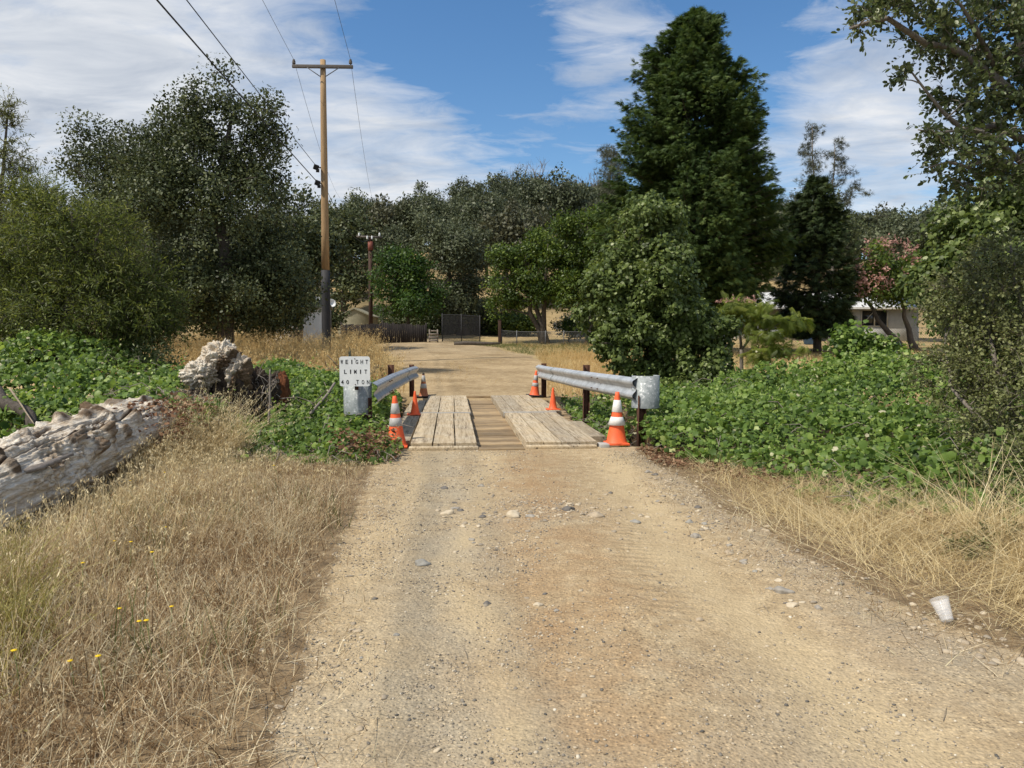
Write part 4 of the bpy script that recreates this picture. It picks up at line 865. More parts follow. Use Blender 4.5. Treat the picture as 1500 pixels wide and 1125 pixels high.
root = thing('fallen_log', 'long weathered white log with knobby burls lying in the dry grass', 'log', A0)
np_mesh('log_body', Vl - A0, np.stack([i + j, i + k, i + b__ + k, i + b__ + j], -1).reshape(-1, 4), M['logwood'], root, dirt.ravel(), True)
mb = MB(); sp = at(12, 697, 5.5) - A0
for k in range(5): mb.box(sp + np.array([.03 * k, .05 * k, .012 * k]), (.05, .5, .02), (.2, .3 - .1 * k, -.8 + .07 * k))
mb.build('split_slab', M['dead'], root)
# burl stump: billowed lobes
def burl(c, r, seed, amp=.3, n=110, bark_shade=None):
    th = np.linspace(0.01, PI - .01, n)[:, None]; ph = np.linspace(0, 2 * PI, 2 * n)[None, :-1]
    d = np.stack([np.sin(th) * np.cos(ph), np.sin(th) * np.sin(ph), np.cos(th) + 0 * ph], -1)
    bil = lambda s: np.abs(noise(d[..., 0] * s + seed, d[..., 1] * s, d[..., 2] * s))
    h = .22 * noise(d[..., 0] * 1.6 + seed, d[..., 1] * 1.6, d[..., 2] * 1.6) + amp * (.8 * bil(3.2) + .5 * bil(6.5) + .32 * bil(13) + .12 * bil(26))
    V = np.array(c) + d * (np.array(r) * (.78 + h)[..., None])
    a_, b_ = V.shape[:2]; i = np.arange(a_ - 1)[:, None] * b_; j = np.arange(b_)[None]; k = (j + 1) % b_
    cre = ss(.16 - bil(6.5), .06, .16) * .3 + ss(.12 - bil(3.2), .04, .12) * .3
    return V.reshape(-1, 3), np.stack([i + j, i + k, i + b_ + k, i + b_ + j], -1).reshape(-1, 4), np.clip(cre + (bark_shade(d, V) if bark_shade else 0), 0, 1).ravel()
sb = np.array([*at(325, 600, 11)[:2], -.2]); stump = thing('burl_stump', 'white cauliflower shaped burl stump with a brown side at the log end', 'stump', sb)
def brn(d, V): return ss(d[..., 0] * .9 - d[..., 1] * .1 - d[..., 2] * .55 - .12 + .35 * fbm(d[..., 0] * 3, d[..., 1] * 3, d[..., 2] * 3), .05, .4)  # brown bark side; shade on the right underside is blended into this colour
parts = [burl(at(323, 527, 11.0), (.29, .3, .29), 3, .34, bark_shade=brn), burl(at(296, 550, 10.8), (.27, .3, .24), 9, .32, bark_shade=lambda d, V: .55 * brn(d, V)), burl(at(344, 553, 11.05), (.24, .28, .36), 15, .3, bark_shade=lambda d, V: np.clip(brn(d, V) + .35, 0, 1))]
v, f, t = bundle(parts); np_mesh('burl', v - sb, f, M['logwood'], stump, t, True)
v, f, t = burl(at(330, 585, 11.1), (.42, .4, .55), 21, .3); np_mesh('stem', v - sb, f, M['soil'], stump, t, True)
rb_ = np.array([*at(382, 600, 11.4)[:2], -.6]); rm = thing('root_mass', 'dark earthy upturned root mass beside the white burl stump', 'root mass', rb_)
v, f, t = bundle([burl(at(378, 590, 11.4), (.36, .4, .50), 31, .4), burl(at(362, 610, 11.2), (.4, .4, .42), 37, .4)]); np_mesh('soil_ball', v - rb_, f, M['soil'], rm, t, True)
mb = MB()
for k in range(90):
    p = at(random.uniform(345, 412), random.uniform(556, 625), 11.0 + random.random() * .3) - rb_; d = np.array([random.gauss(0, .5), -random.random() * .5, random.gauss(.1, .6)]); L = random.uniform(.15, .45)
    mb.tube([p, p + d * L * .5 + [0, 0, .03], p + d * L + [0, 0, -.05]], [.009, .006, .002], 4, False)
mb.build('roots', M['dead'], rm)
v, f, t = burl(at(412, 578, 11.55), (.14, .15, .33), 41, .3, 50); np_mesh('rotten_wood', v - rb_, f, mat('rotten_red_wood', (.07, .025, .012), (.2, .075, .03), 9, .95), rm, t, True)
v, f, t = burl(at(280, 592, 10.6), (.45, .3, .2), 47, .35, 70); np_mesh('bark_clod', v - rb_, f, M['soil'], rm, t, True)
# plastic cup
q = gp(1385, 914); r = thing('plastic_cup', 'clear plastic cup lying in the straw at the road edge', 'cup', q + [0, 0, .045])
m, nt, b = newmat('clear_plastic'); b.inputs['Base Color'].default_value = (.86, .86, .86, 1); b.inputs['Roughness'].default_value = .15; b.inputs['Alpha'].default_value = .2
mb = MB(); zz = np.linspace(0, .115, 24); pr = [(.029 + .17 * z + .0012 * math.sin(z * 420), z) for z in zz]; mb.lathe([(.002, .001)] + pr + [(p[0] - .0014, p[1]) for p in pr[::-1]] + [(.002, .0025)], 36); o = mb.build('cup_wall', m, r, True); o.rotation_euler = (math.radians(-38), math.radians(-6), 0); o.location = (0, -.02, -.02)
mb = MB(); mb.lathe([(.0475, .113), (.0505, .114), (.051, .117), (.0475, .118), (.0475, .113)], 36); mb.build('rim', m, o, True)
#SECTION3
# ------------------------------------------------------------------ trees on the left
TB = 'trees behind the bridge'
b = on(at(312, 500, 24)[0], 24, -.1)
tree('oak_tree', 'large dark live oak standing left of the tall utility pole', b,
     [lobe(335, 215, 24, 72, 95), lobe(290, 260, 24, 105, 90), lobe(385, 250, 24.5, 52, 78), lobe(200, 255, 25, 75, 75), lobe(140, 225, 25.5, 48, 50), lobe(150, 320, 25, 65, 80), lobe(300, 350, 23.5, 115, 90), lobe(395, 370, 24.5, 60, 85), lobe(330, 420, 24, 100, 60), lobe(300, 452, 23.6, 95, 42), lobe(240, 420, 24, 70, 50), lobe(380, 440, 24.4, 66, 46), lobe(265, 190, 24, 45, 45), lobe(345, 135, 24, 34, 38), lobe(385, 170, 24, 28, 40)],
     'l_oak', 640, .50, 165, .092, T_OAK, .34, at(340, 170, 24), dens=.75, rtip=.014, shell=(.3, 1.02))
b = on(*px2(432, 37)); tree('oak_tree', 'dark oak behind the white shed', b, [lobe(440, 345, 38, 50, 60), lobe(410, 395, 37, 50, 55), lobe(452, 400, 39, 42, 50), lobe(428, 300, 38, 26, 26)], 'l_oak', 150, .8, 70, .2, T_DIA, .25, dens=.6)
b = on(*px2(505, 66)); tree('oak_tree', 'dark oak behind the tan gabled shed', b, [lobe(508, 375, 66, 42, 65), lobe(490, 335, 66, 38, 45), lobe(520, 330, 66, 26, 40), lobe(500, 425, 66, 40, 36)], 'l_oak', 140, 1.0, 80, .28, T_DIA, .25, dens=.6)
def near_tree(name, label, base, lobes, lm, n, cr, K, Mv, size, tpl, limbs, bark='bark', droop=.2, shell=(.2, 1), spread=.7, dens=.7, rtip=.006, twr=.004, cat='tree', lift=.08, tvar=.22, fill=None):
    c, r, d = lobes_clumps(lobes, n, cr, shell); mb = MB(); L = np.array(lobes, float)
    for pts, R0, R1 in limbs:
        P = np.array(pts, float); f = np.linspace(0, 1, 9); dd = np.linspace(0, 1, len(P)); P = np.stack([np.interp(f, dd, P[:, k]) for k in range(3)], -1); P[1:-1] += rng.normal(size=(7, 3)) * R0 * .5
        R = np.linspace(R0, R1, 9); mb.tube(P, R, 9)
    sel = np.arange(len(c)) % len(limbs); allP = [np.array(l[0], float) for l in limbs]
    near_i = np.argmin(np.stack([np.min(np.linalg.norm(c[:, None] - np.linspace(p[0], p[-1], 12)[None], axis=-1), 1) for p in allP], 1), 1)
    for k, (pts, R0, R1) in enumerate(limbs):
        cc = c[near_i == k]
        if len(cc): branches(mb, pts, np.linspace(R0, R1, len(pts)), cc, rtip, dens=dens, lift=lift)
    out = d.copy()
    crown = twig_leaves(c, r, out, K, Mv, size, tpl, mb, droop, twr, tvar, spread)
    if fill: crown = bundle([crown, clump_leaves(c, r, fill, size, tpl, d, tvar=tvar)])
    return finish_tree(name, label, cat, base, mb, crown, lm, bark)
w0 = on(at(100, 560, 14)[0], 14.2)
near_tree('willow_tree', 'rounded olive green willow bush behind the white log', w0, [lobe(125, 345, 14, 72, 62), lobe(70, 370, 14.3, 85, 90), lobe(190, 430, 13.8, 72, 68), lobe(130, 450, 14, 95, 70), lobe(30, 440, 14.3, 70, 80), lobe(222, 465, 14, 42, 45), lobe(60, 300, 14.5, 40, 35)], 'l_willow', 420, .42, 8, 13, .085, T_WIL,
          [([w0, at(105, 465, 14.1), at(112, 380, 14), at(105, 310, 14)], .09, .02), ([w0, at(125, 455, 14), at(135, 400, 13.9), at(150, 330, 13.9)], .07, .02), ([w0, at(115, 462, 14), at(160, 470, 13.8), at(235, 478, 13.7)], .07, .02), ([w0, at(80, 440, 14.2), at(40, 360, 14.4)], .07, .02)], droop=.1, fill=46, shell=(.25, 1))
w1 = on(at(-30, 560, 15.5)[0], 15.5)
near_tree('willow_tree', 'tall pale slender willow cut by the left edge of the photo', w1, [lobe(8, 200, 15.5, 26, 52), lobe(-5, 260, 15.5, 48, 60), lobe(30, 275, 15.5, 30, 35), lobe(-35, 330, 15.6, 60, 60), lobe(12, 165, 15.5, 12, 22)], 'l_scrub', 110, .36, 7, 11, .085, T_WIL, [([w1, at(-15, 400, 15.5), at(-2, 280, 15.5), at(12, 160, 15.5)], .09, .015)], droop=.05)
w2 = on(at(195, 570, 12.6)[0], 13.0, -.3)
tree('dark_shrub', 'dark low shrub in shade under the willow', w2, [lobe(180, 535, 13.2, 62, 42), lobe(215, 525, 13.4, 40, 40), lobe(90, 480, 15.2, 75, 38), lobe(20, 470, 15.4, 60, 40), lobe(215, 565, 12.9, 40, 22)], 'l_oak', 150, .26, 60, .075, T_WIL, .05, cat='shrub', dens=.4)
# ------------------------------------------------------------------ middle distance
b = on(*px2(600, 52)); tree('mulberry_tree', 'bright green spreading tree behind the dark board fence', b, [lobe(598, 410, 52, 46, 42), lobe(570, 425, 51.5, 30, 30), lobe(622, 445, 51.5, 34, 28), lobe(590, 455, 51, 42, 22), lobe(600, 385, 52, 26, 18)], 'l_green', 150, .62, 80, .2, T_DIA, .16, dens=.5)
b = on(*px2(676, 56)); tree('oak_tree', 'grey green oak rising behind the tall gate', b, [lobe(670, 395, 56, 48, 66), lobe(640, 360, 57, 40, 40), lobe(695, 370, 57, 34, 48), lobe(665, 440, 55, 42, 34), lobe(692, 435, 56, 28, 36)], 'l_hill', 200, .75, 90, .2, T_DIA, .28, dens=.5, stems=2)
b = on(*px2(797, 47.5)); tree('laurel_tree', 'dense glossy green multi stemmed tree behind the low chain link fence', b, [lobe(742, 405, 48, 34, 42), lobe(735, 445, 48, 26, 24), lobe(790, 365, 48, 26, 28), lobe(795, 400, 47.5, 38, 48), lobe(810, 430, 47.5, 34, 30), lobe(770, 425, 47.5, 30, 34)], 'l_laurel', 170, .55, 120, .17, T_DIA, .2, stems=3, dens=.5, shell=(.6, 1))
b = on(*px2(862, 46)); tree('laurel_tree', 'olive green dense tree between the multi stemmed tree and the vine mound', b, [lobe(852, 345, 46, 38, 42), lobe(835, 395, 46, 24, 44), lobe(875, 390, 46, 34, 52), lobe(850, 430, 46, 26, 32), lobe(885, 320, 46.5, 25, 24)], 'l_laurel', 150, .55, 110, .17, T_DIA, .2, dens=.5, shell=(.55, 1))
b = on(*px2(832, 48.5)); tree('oleander_bush', 'white flowering bush behind the low chain link fence', b, [lobe(832, 478, 48.5, 22, 15), lobe(845, 485, 48.5, 16, 14)], 'l_green', 40, .35, 60, .13, T_DIA, .05, cat='bush', dens=.5,
     extra=[('blossoms', clump_leaves(*lobes_clumps([lobe(832, 476, 48.3, 22, 16), lobe(843, 486, 48.3, 15, 12)], 26, .22, (.75, 1.05))[:2], per=9, size=.14, tpl=T_DIA), 'petal_white')])
# conifers
def conifer(name, label, base, top, Rf, lm, nb, size, start=.06, group=None, droop=.35, fork=False, gap=.15, seed=0):
    base = np.asarray(base, float); top = np.asarray(top, float); Hh = top[2] - base[2]; mb = MB()
    tl = trunkline(base, top, .12, 10); mb.tube(tl, np.linspace(Hh * .024, .02, 10), 10)
    Ps = []; Xs = []; Ns = []; Ss = []; Ts = []
    for k in range(nb):
        h = start + (1 - start) * (1 - (1 - rng.random()) ** .75) if False else start + (1 - start) * rng.random() ** 1.25
        ph = rng.random() * 2 * PI; R = Rf(h, ph) * (.98 + .24 * float(np.ravel(noise(math.cos(ph) * 2.2 + seed, math.sin(ph) * 2.2, h * 9))[0])) * rng.uniform(.78, 1.04)
        if noise(math.cos(ph) * 1.6 + 20 + seed, math.sin(ph) * 1.6, h * 7) > .62 - gap: R *= .62
        if R < .12: R = .12
        a = tl[0] * (1 - h) + tl[-1] * h; d = np.array([math.cos(ph), math.sin(ph), 0]); lift = .25 - droop * (1 - h)
        f = np.linspace(0, 1, 6)[:, None]; P = a + d * R * f + np.array([0, 0, 1.]) * (R * (lift * f + .22 * f ** 2 - .05))
        if R > .8 and rng.random() < .4: mb.tube(P, np.linspace(.012 + R * .010, .008, 6), 4, False)
        nl = int(7 + 11 * R / size * .28); fr = .32 + .7 * rng.random(nl) ** .75
        side = np.cross(d, [0, 0, 1.])
        pos = a + d * R * fr[:, None] + np.array([0, 0, 1.]) * (R * (lift * fr + .22 * fr ** 2 - .05))[:, None] + side * (rng.normal(size=nl) * .20 * R * (1.15 - fr))[:, None] + rng.normal(size=(nl, 3)) * [.1, .1, .16] * (size * 1.1)
        Ps.append(pos); Xs.append(d + side * rng.normal(size=(nl, 1)) * .6 + np.array([0, 0, -.25]) + rng.normal(size=(nl, 3)) * .3 + np.array([0, 0, 1.]) * (.5 * h))
        Ns.append(np.array([0, 0, .8]) + rng.normal(size=(nl, 3)) * .6 + .3 * d); Ss.append(size * (.65 + .7 * rng.random(nl))); Ts.append(.42 + rng.normal() * .17 + rng.normal(size=nl) * .18)
    crown = leaves(np.vstack(Ps), np.vstack(Xs), np.vstack(Ns), np.concatenate(Ss), T_SPRAY, np.concatenate(Ts))
    return finish_tree(name, label, 'conifer', base, mb, crown, lm, 'bark', group)
b = on(*px2(1012, 38)); tp = at(1020, 17, 38); Hh = tp[2] - b[2]
prof_y = [17, 40, 70, 100, 130, 170, 200, 240, 280, 320, 360, 400, 440, 470, 497]; prof_w = [2, 24, 46, 64, 76, 88, 98, 108, 118, 128, 130, 120, 92, 40, 20]
hs_ = np.array([(at(0, y, 38)[2] - b[2]) / Hh for y in prof_y]); ws_ = np.array(prof_w) * 1.07 * 38 / F
conifer('cedar_tree', 'tallest broad conical cedar right of centre', b, tp, lambda h, ph: np.interp(h, hs_[::-1], ws_[::-1]), 'l_conifer', 2500, .29, .14, droop=.55, gap=.3)
b = on(*px2(1198, 43)); tp = at(1196, 262, 43); H2 = tp[2] - b[2]
hs2 = np.array([(at(0, y, 43)[2] - b[2]) / H2 for y in (262, 290, 320, 360, 400, 440, 470)]); ws2 = np.array([6, 22, 34, 42, 52, 62, 52]) * 43 / F
conifer('cypress_tree', 'dark dense conifer standing in front of the white house', b, tp, lambda h, ph: np.interp(h, hs2[::-1], ws2[::-1]), 'l_conifer2', 620, .36, .10, droop=.4, seed=4)
def pine(label, base, top, tufts, rf=.05, size=.30, per=30):
    base = np.asarray(base, float); mb = MB(); tl = trunkline(base, top, .2, 8); R = np.linspace(.16, .03, 8); mb.tube(tl, R, 7)
    c = np.array([at(*t[:3]) + [0, rng.normal() * .8, 0] for t in tufts]); r = np.array([t[3] for t in tufts]); branches(mb, tl, R, c, .02, dens=1, lift=-.08)
    crown = clump_leaves(c, r, per, size, T_NEEDLE, up=.3, outw=.9, flat=.6, tvar=.15)
    return finish_tree('pine_tree', label, 'pine', base, mb, crown, 'l_pine', 'bark_pale')
rr_ = random.Random(8)
t1 = [(1188 + rr_.gauss(0, 2 + (y - 180) * .07), y, 62, .42) for y in np.linspace(184, 300, 30)] + [(1160, 290, 62, .5), (1172, 268, 62, .5), (1208, 230, 62, .5), (1176, 240, 62, .5), (1150, 300, 62, .45)]
pine('sparse grey pine with the taller top behind the dark conifer', on(*px2(1192, 62)), at(1190, 184, 62), t1)
t2 = [(1226 + rr_.gauss(0, 2 + (y - 208) * .09), y, 62.5, .38) for y in np.linspace(209, 300, 20)] + [(1258, 268, 62.5, .5), (1248, 252, 62.5, .5), (1262, 285, 62.5, .45), (1240, 290, 62.5, .5), (1252, 278, 62.5, .5), (1205, 270, 62.5, .5), (1234, 236, 62.5, .4)]
pine('sparse grey pine with the shorter spreading top right of its twin', on(*px2(1214, 62.5)), at(1223, 210, 62.5), t2)
t3 = [(896 + rr_.gauss(0, 2 + (y - 206) * .1), y, 60, .7) for y in np.linspace(216, 330, 34)]
pine('narrow grey pine half hidden behind the tallest cedar', on(*px2(889, 60)), at(896, 214, 60), t3, per=60)
# blossoming tree by the house
b = on(*px2(1338, 44)); lb = [lobe(1290, 395, 44, 48, 42), lobe(1310, 420, 44, 42, 34), lobe(1345, 400, 44.5, 45, 45), lobe(1272, 425, 44, 34, 20), lobe(1335, 428, 44, 44, 22)]
bl = lobes_clumps([lobe(1288, 385, 43.2, 44, 38), lobe(1272, 405, 43, 26, 30), lobe(1310, 392, 43.4, 32, 36), lobe(1275, 415, 43, 26, 20)], 95, .24, (.85, 1.08))
keep = bl[0][:, 2] > at(0, 435, 43)[2]; bl = tuple(k[keep] for k in bl)
tree('mimosa_tree', 'spreading dark tree with pink blossoms right of the dark conifer', b, lb, 'l_laurel', 130, .55, 80, .2, T_DIA, .22, at(1290, 420, 44), stems=2, dens=.7, cat='tree', extra=[('blossoms', clump_leaves(*bl[:2], per=14, size=.16, tpl=T_DIA, out=bl[2]), 'petal_pink')])
b = on(*px2(1400, 50)); tree('oak_tree', 'grey green oak behind the pink blossoming tree', b, [lobe(1330, 345, 52, 52, 40), lobe(1385, 340, 50, 55, 60), lobe(1420, 400, 50, 60, 70), lobe(1350, 390, 52, 40, 40)], 'l_hill', 190, .8, 80, .24, T_DIA, .28, dens=.5)
b = on(*px2(1135, 60)); tree('oak_tree', 'low dark oak filling the gap behind the house roof', b, [lobe(1128, 350, 60, 26, 40), lobe(1145, 375, 61, 26, 26), lobe(1250, 350, 62, 30, 40), lobe(1160, 340, 62, 26, 30)], 'l_oak', 90, .8, 70, .24, T_DIA, .25, dens=.5)
# small feathery mimosa
b = gp(1088, 568); m0 = at(1086, 560, 18.5); b = on(m0[0], 18.5)
mb = MB(); fork = at(1086, 512, 18.5)
for P, R in (([b, at(1086, 540, 18.5), fork], (.055, .05, .045)), ([fork, at(1084, 490, 18.5), at(1092, 465, 18.4)], (.04, .03, .012)), ([fork, at(1098, 497, 18.4), at(1125, 482, 18.2), at(1150, 470, 18.1)], (.035, .028, .02, .01)), ([b, at(1098, 548, 18.3), at(1108, 536, 18.2), at(1130, 524, 18.0), at(1150, 520, 18)], (.04, .035, .03, .02, .01)), ([at(1084, 490, 18.5), at(1070, 470, 18.6), at(1060, 455, 18.7)], (.025, .018, .01))): mb.tube(P, R, 7)
lay = [lobe(1092, 448, 18.5, 42, 10, .9), lobe(1068, 455, 18.7, 26, 9, .7), lobe(1108, 466, 18.3, 30, 8, .7), lobe(1150, 472, 18.1, 32, 9, .7), lobe(1122, 487, 18.1, 34, 7, .7), lobe(1085, 480, 18.6, 24, 8, .6), lobe(1140, 510, 18.0, 38, 10, .8), lobe(1115, 520, 18.0, 22, 7, .6)]
c, r, d = lobes_clumps(lay, 105, .13, (.0, 1)); crown = clump_leaves(c, r, 9, .26, T_FROND, d, up=1.3, outw=.15, ran=.3, flat=.3, hang=.35)
bl = lobes_clumps([lobe(1072, 440, 18.6, 26, 4, .6), lobe(1100, 439, 18.5, 26, 4, .6), lobe(1120, 455, 18.3, 14, 3, .4)], 22, .05, (.3, 1))
finish_tree('mimosa_tree', 'small feathery young mimosa with flat leaf layers and two thin stems', 'tree', b, mb, crown, 'l_mimosa', 'bark_pale', extra=[('blossoms', clump_leaves(*bl[:2], per=10, size=.055, tpl=T_DIA), 'petal_pink')])
# vine covered tree by the right guardrail
b = on(*px2(965, 16.6)); lv = [lobe(945, 352, 16.2, 48, 56), lobe(975, 335, 16.4, 30, 38), lobe(905, 400, 16, 46, 55), lobe(890, 445, 15.9, 44, 50), lobe(960, 430, 15.8, 62, 66), lobe(1000, 470, 15.9, 56, 56), lobe(930, 510, 15.8, 60, 52), lobe(1015, 530, 15.7, 58, 52), lobe(975, 570, 15.7, 70, 40), lobe(895, 495, 16, 34, 40), lobe(1050, 500, 16, 26, 40)]
tree('vine_covered_tree', 'tree wholly smothered in green vine leaves beside the right guardrail', b, lv, 'l_vine_tree', 900, .17, 62, .068, T_VINE, .14, at(960, 340, 16.2), shell=(.66, 1.02), sub_n=5, dens=.25, hang=.5, outw=.9, up=.5, tvar=.2)
# leafy bush in the vine bed
b = on(*px2(1255, 14.5)); tree('leafy_bush', 'bright yellow green leafy bush rising from the vine bed', b, [lobe(1262, 510, 14.4, 36, 26), lobe(1235, 520, 14.4, 26, 22), lobe(1290, 520, 14.3, 28, 26), lobe(1262, 540, 14.2, 46, 24)], 'l_vine', 130, .2, 26, .085, T_VINE, .04, shell=(.5, 1), cat='bush', dens=.5, stems=2)
# right hand near trees
o0 = np.array([7.6, 8.6, hz(7.6, 8.6)])
limbs = [([o0, (7.4, 8.4, 2.5), at(1560, 150, 8.2), at(1482, 30, 8.0), at(1470, -90, 8)], .2, .07), ([at(1560, 150, 8.2), at(1480, 140, 7.8), at(1400, 70, 7.4), at(1300, 30, 7.1), at(1245, 42, 7.0)], .06, .01), ([at(1560, 220, 8.1), at(1470, 190, 7.6), at(1400, 190, 7.3), at(1335, 105, 7.2)], .05, .008), ([(7.4, 8.4, 2.4), at(1520, 260, 7.7), at(1440, 230, 7.3), at(1360, 245, 7.1)], .05, .008), ([at(1520, 260, 7.7), at(1440, 190, 7.2), at(1345, 190, 7.0)], .035, .006), ([at(1480, 140, 7.8), at(1420, 20, 7.3), at(1370, -30, 7.1)], .03, .006)]
lo_ = [lobe(1300, 20, 7.1, 52, 22, .35), lobe(1262, 35, 7.0, 26, 14, .25), lobe(1360, 40, 7.3, 46, 34, .4), lobe(1430, 60, 7.6, 60, 50, .5), lobe(1480, 110, 7.8, 55, 70, .6), lobe(1420, 130, 7.4, 42, 34, .4), lobe(1340, 108, 7.2, 26, 12, .2), lobe(1360, 190, 7.1, 22, 14, .2), lobe(1395, 215, 7.2, 42, 28, .35), lobe(1450, 210, 7.5, 55, 45, .5), lobe(1370, 255, 7.1, 22, 14, .2), lobe(1440, 265, 7.4, 52, 28, .4), lobe(1490, 170, 7.8, 45, 60, .6), lobe(1340, -20, 7.2, 60, 30, .4), lobe(1450, -40, 7.7, 80, 60, .6)]
near_tree('oak_tree', 'oak branches overhanging from the upper right corner', o0, lo_, 'l_over', 330, .2, 5, 9, .052, T_OAK, limbs, 'bark_pale', droop=.1, shell=(.1, 1), dens=.8, rtip=.004, twr=.0025)
b = on(7.6, 12.2); tree('ivy_covered_tree', 'dark ivy covered tree behind the overhanging oak at the right edge', b, [lobe(1470, 290, 12.5, 62, 50), lobe(1410, 330, 13, 48, 45), lobe(1470, 370, 12.5, 75, 60), lobe(1400, 400, 13, 52, 50), lobe(1500, 430, 12, 70, 60), lobe(1440, 450, 12.5, 66, 50), lobe(1540, 330, 12.5, 60, 80)], 'l_vine_tree', 420, .26, 44, .075, T_VINE, .2, dens=.4, shell=(.4, 1.02), hang=.3)
s0_ = np.array([5.6, 7.0, hz(5.6, 7.0)])
lsc = [lobe(1440, 430, 8.0, 62, 55, .7), lobe(1480, 380, 8.2, 50, 40, .6), lobe(1400, 470, 8.0, 44, 40, .5), lobe(1460, 520, 7.6, 66, 62, .7), lobe(1390, 540, 7.8, 36, 46, .5), lobe(1495, 600, 7.0, 52, 60, .6), lobe(1430, 610, 7.3, 44, 48, .5), lobe(1490, 690, 6.4, 50, 46, .5), lobe(1440, 730, 6.2, 46, 28, .4), lobe(1490, 760, 5.9, 48, 34, .4), lobe(1530, 500, 7.6, 60, 120, .7)]
near_tree('scrub_oak', 'grey green twiggy scrub oak filling the right edge', s0_, lsc, 'l_scrub', 380, .2, 7, 10, .034, T_OAK, [([s0_, at(1500, 620, 7.2), at(1450, 520, 7.6), at(1440, 420, 8)], .05, .01), ([s0_, at(1520, 560, 7.5), at(1500, 440, 8), at(1480, 360, 8.2)], .05, .01), ([s0_, at(1500, 690, 6.6), at(1450, 740, 6.2), at(1390, 735, 6.0)], .03, .006), ([s0_, at(1440, 620, 7.2), at(1390, 560, 7.6), at(1385, 480, 8)], .035, .008)], 'bark_pale', droop=.15, shell=(.1, 1), dens=.8, rtip=.004, twr=.0025, cat='shrub', fill=26)
sp_ = gp(1412, 820); near_tree('scrub_sprig', 'low grey leafy sprig growing in the straw by the cup', sp_, [lobe(1415, 800, sp_[1] + .1, 34, 18, .15), lobe(1450, 790, sp_[1] + .3, 34, 20, .2), lobe(1480, 785, sp_[1] + .4, 30, 24, .2)], 'l_scrub', 46, .09, 5, 8, .024, T_OAK, [([sp_, at(1440, 795, sp_[1] + .2), at(1490, 780, sp_[1] + .4)], .012, .004)], 'bark', shell=(.1, 1), rtip=.002, twr=.0015, cat='shrub')
# understory and background trees
US = 'dark shrubs behind the fences'
for k, (px, py, Y, rx, ry, lm) in enumerate([(640, 470, 56, 30, 24, 'l_oak'), (690, 470, 60, 30, 26, 'l_oak'), (720, 462, 58, 26, 30, 'l_hill'), (755, 470, 57, 26, 22, 'l_laurel'), (860, 470, 54, 30, 24, 'l_oak'), (900, 465, 56, 36, 32, 'l_laurel'), (660, 448, 66, 40, 26, 'l_oak'), (590, 470, 62, 40, 20, 'l_oak'), (1000, 455, 60, 50, 40, 'l_conifer2'), (460, 458, 50, 34, 26, 'l_oak'), (930, 440, 62, 46, 46, 'l_conifer2')]):
    c0 = at(px, py, Y); tree('dark_shrub', 'dark shaded shrub among others behind the fences and gate', on(c0[0], Y), [lobe(px, py, Y, rx, ry), lobe(px + rx * .5, py + ry * .3, Y, rx * .7, ry * .7), lobe(px - rx * .5, py + ry * .4, Y, rx * .7, ry * .6)], lm, 70, .7, 80, .2, T_DIA, .06, cat='shrub', group=US, dens=.4)
for k, (px, py, Y, rx, ry, lab) in enumerate([(60, 400, 30, 95, 75, 'dark oak mostly hidden behind the olive willow bush'), (215, 440, 31, 75, 50, 'dark low oak between the willow bush and the big oak'), (385, 440, 33, 55, 45, 'dark low oak between the big oak and the white shed')]):
    c0 = at(px, py, Y); tree('oak_tree', lab, on(c0[0], Y), [lobe(px, py, Y, rx, ry), lobe(px + rx * .5, py + ry * .3, Y, rx * .7, ry * .7), lobe(px - rx * .5, py + ry * .3, Y, rx * .7, ry * .7), lobe(px, py + ry * .8, Y, rx * .9, ry * .4)], 'l_oak', 190, .6, 90, .13, T_DIA, .16, dens=.5)
# ------------------------------------------------------------------ wooded hillside
GH = 'oaks on the wooded hillside'; GD = 'bare dead trees along the ridge'
def hill_proto(seed, lm):
    b = np.zeros(3); L = []
    for k in range(6): a = rng.random() * 6.28; L.append([1.5 * math.cos(a) * rng.random(), 1.5 * math.sin(a) * rng.random(), 3.2 + 2.6 * rng.random(), 1.5, 1.5, 1.3 + .5 * rng.random()])
    L.append([0, 0, 4.2, 2.0, 2.0, 1.6])
    return tree('oak_tree', 'grey green oak among many on the wooded hillside', b, L, lm, 110, .55, 52, .23, T_DIA, .2, (0, 0, 5.5), dens=.45, group=GH, shell=(.35, 1))
protos = [hill_proto(k, 'l_hill' if k % 3 else 'l_hill2') for k in range(6)]
def dead_proto():
    r = thing('dead_tree', 'bare dead tree standing up along the wooded ridge', 'dead tree', group=GD); mb = MB()
    def grow_(p, d, L, R, lv):
        q = p + d * L; m = (p + q) / 2 + rng.normal(size=3) * L * .06; mb.tube([p, m, q], [R, R * .8, R * .55], 5 if lv < 2 else 3, False)
        if lv >= 4: return
        for k in range(3 if lv else 4):
            f = rng.uniform(.35, 1); nd = unit(d * .9 + rnd(1)[0] * .75 + np.array([0, 0, .3])); grow_(p * (1 - f) + q * f, nd, L * rng.uniform(.5, .75), R * .55, lv + 1)
    grow_(np.zeros(3), np.array([0, 0, 1.]), 3.2, .13, 0); mb.build('trunk', M['dead'], r); return r
dprotos = [dead_proto() for k in range(4)]
def place(protos, k, x, y, sc, rz):
    p = protos[k % len(protos)]
    if k < len(protos): r = p
    else:
        r = p.copy(); C.objects.link(r)
        for ch in p.children: c = ch.copy(); C.objects.link(c); c.parent = r
    r.location = on(x, y, -.2); r.scale = (sc, sc, sc * random.uniform(.9, 1.15)); r.rotation_euler = (0, 0, rz)
spots = []; rr_ = random.Random(21)
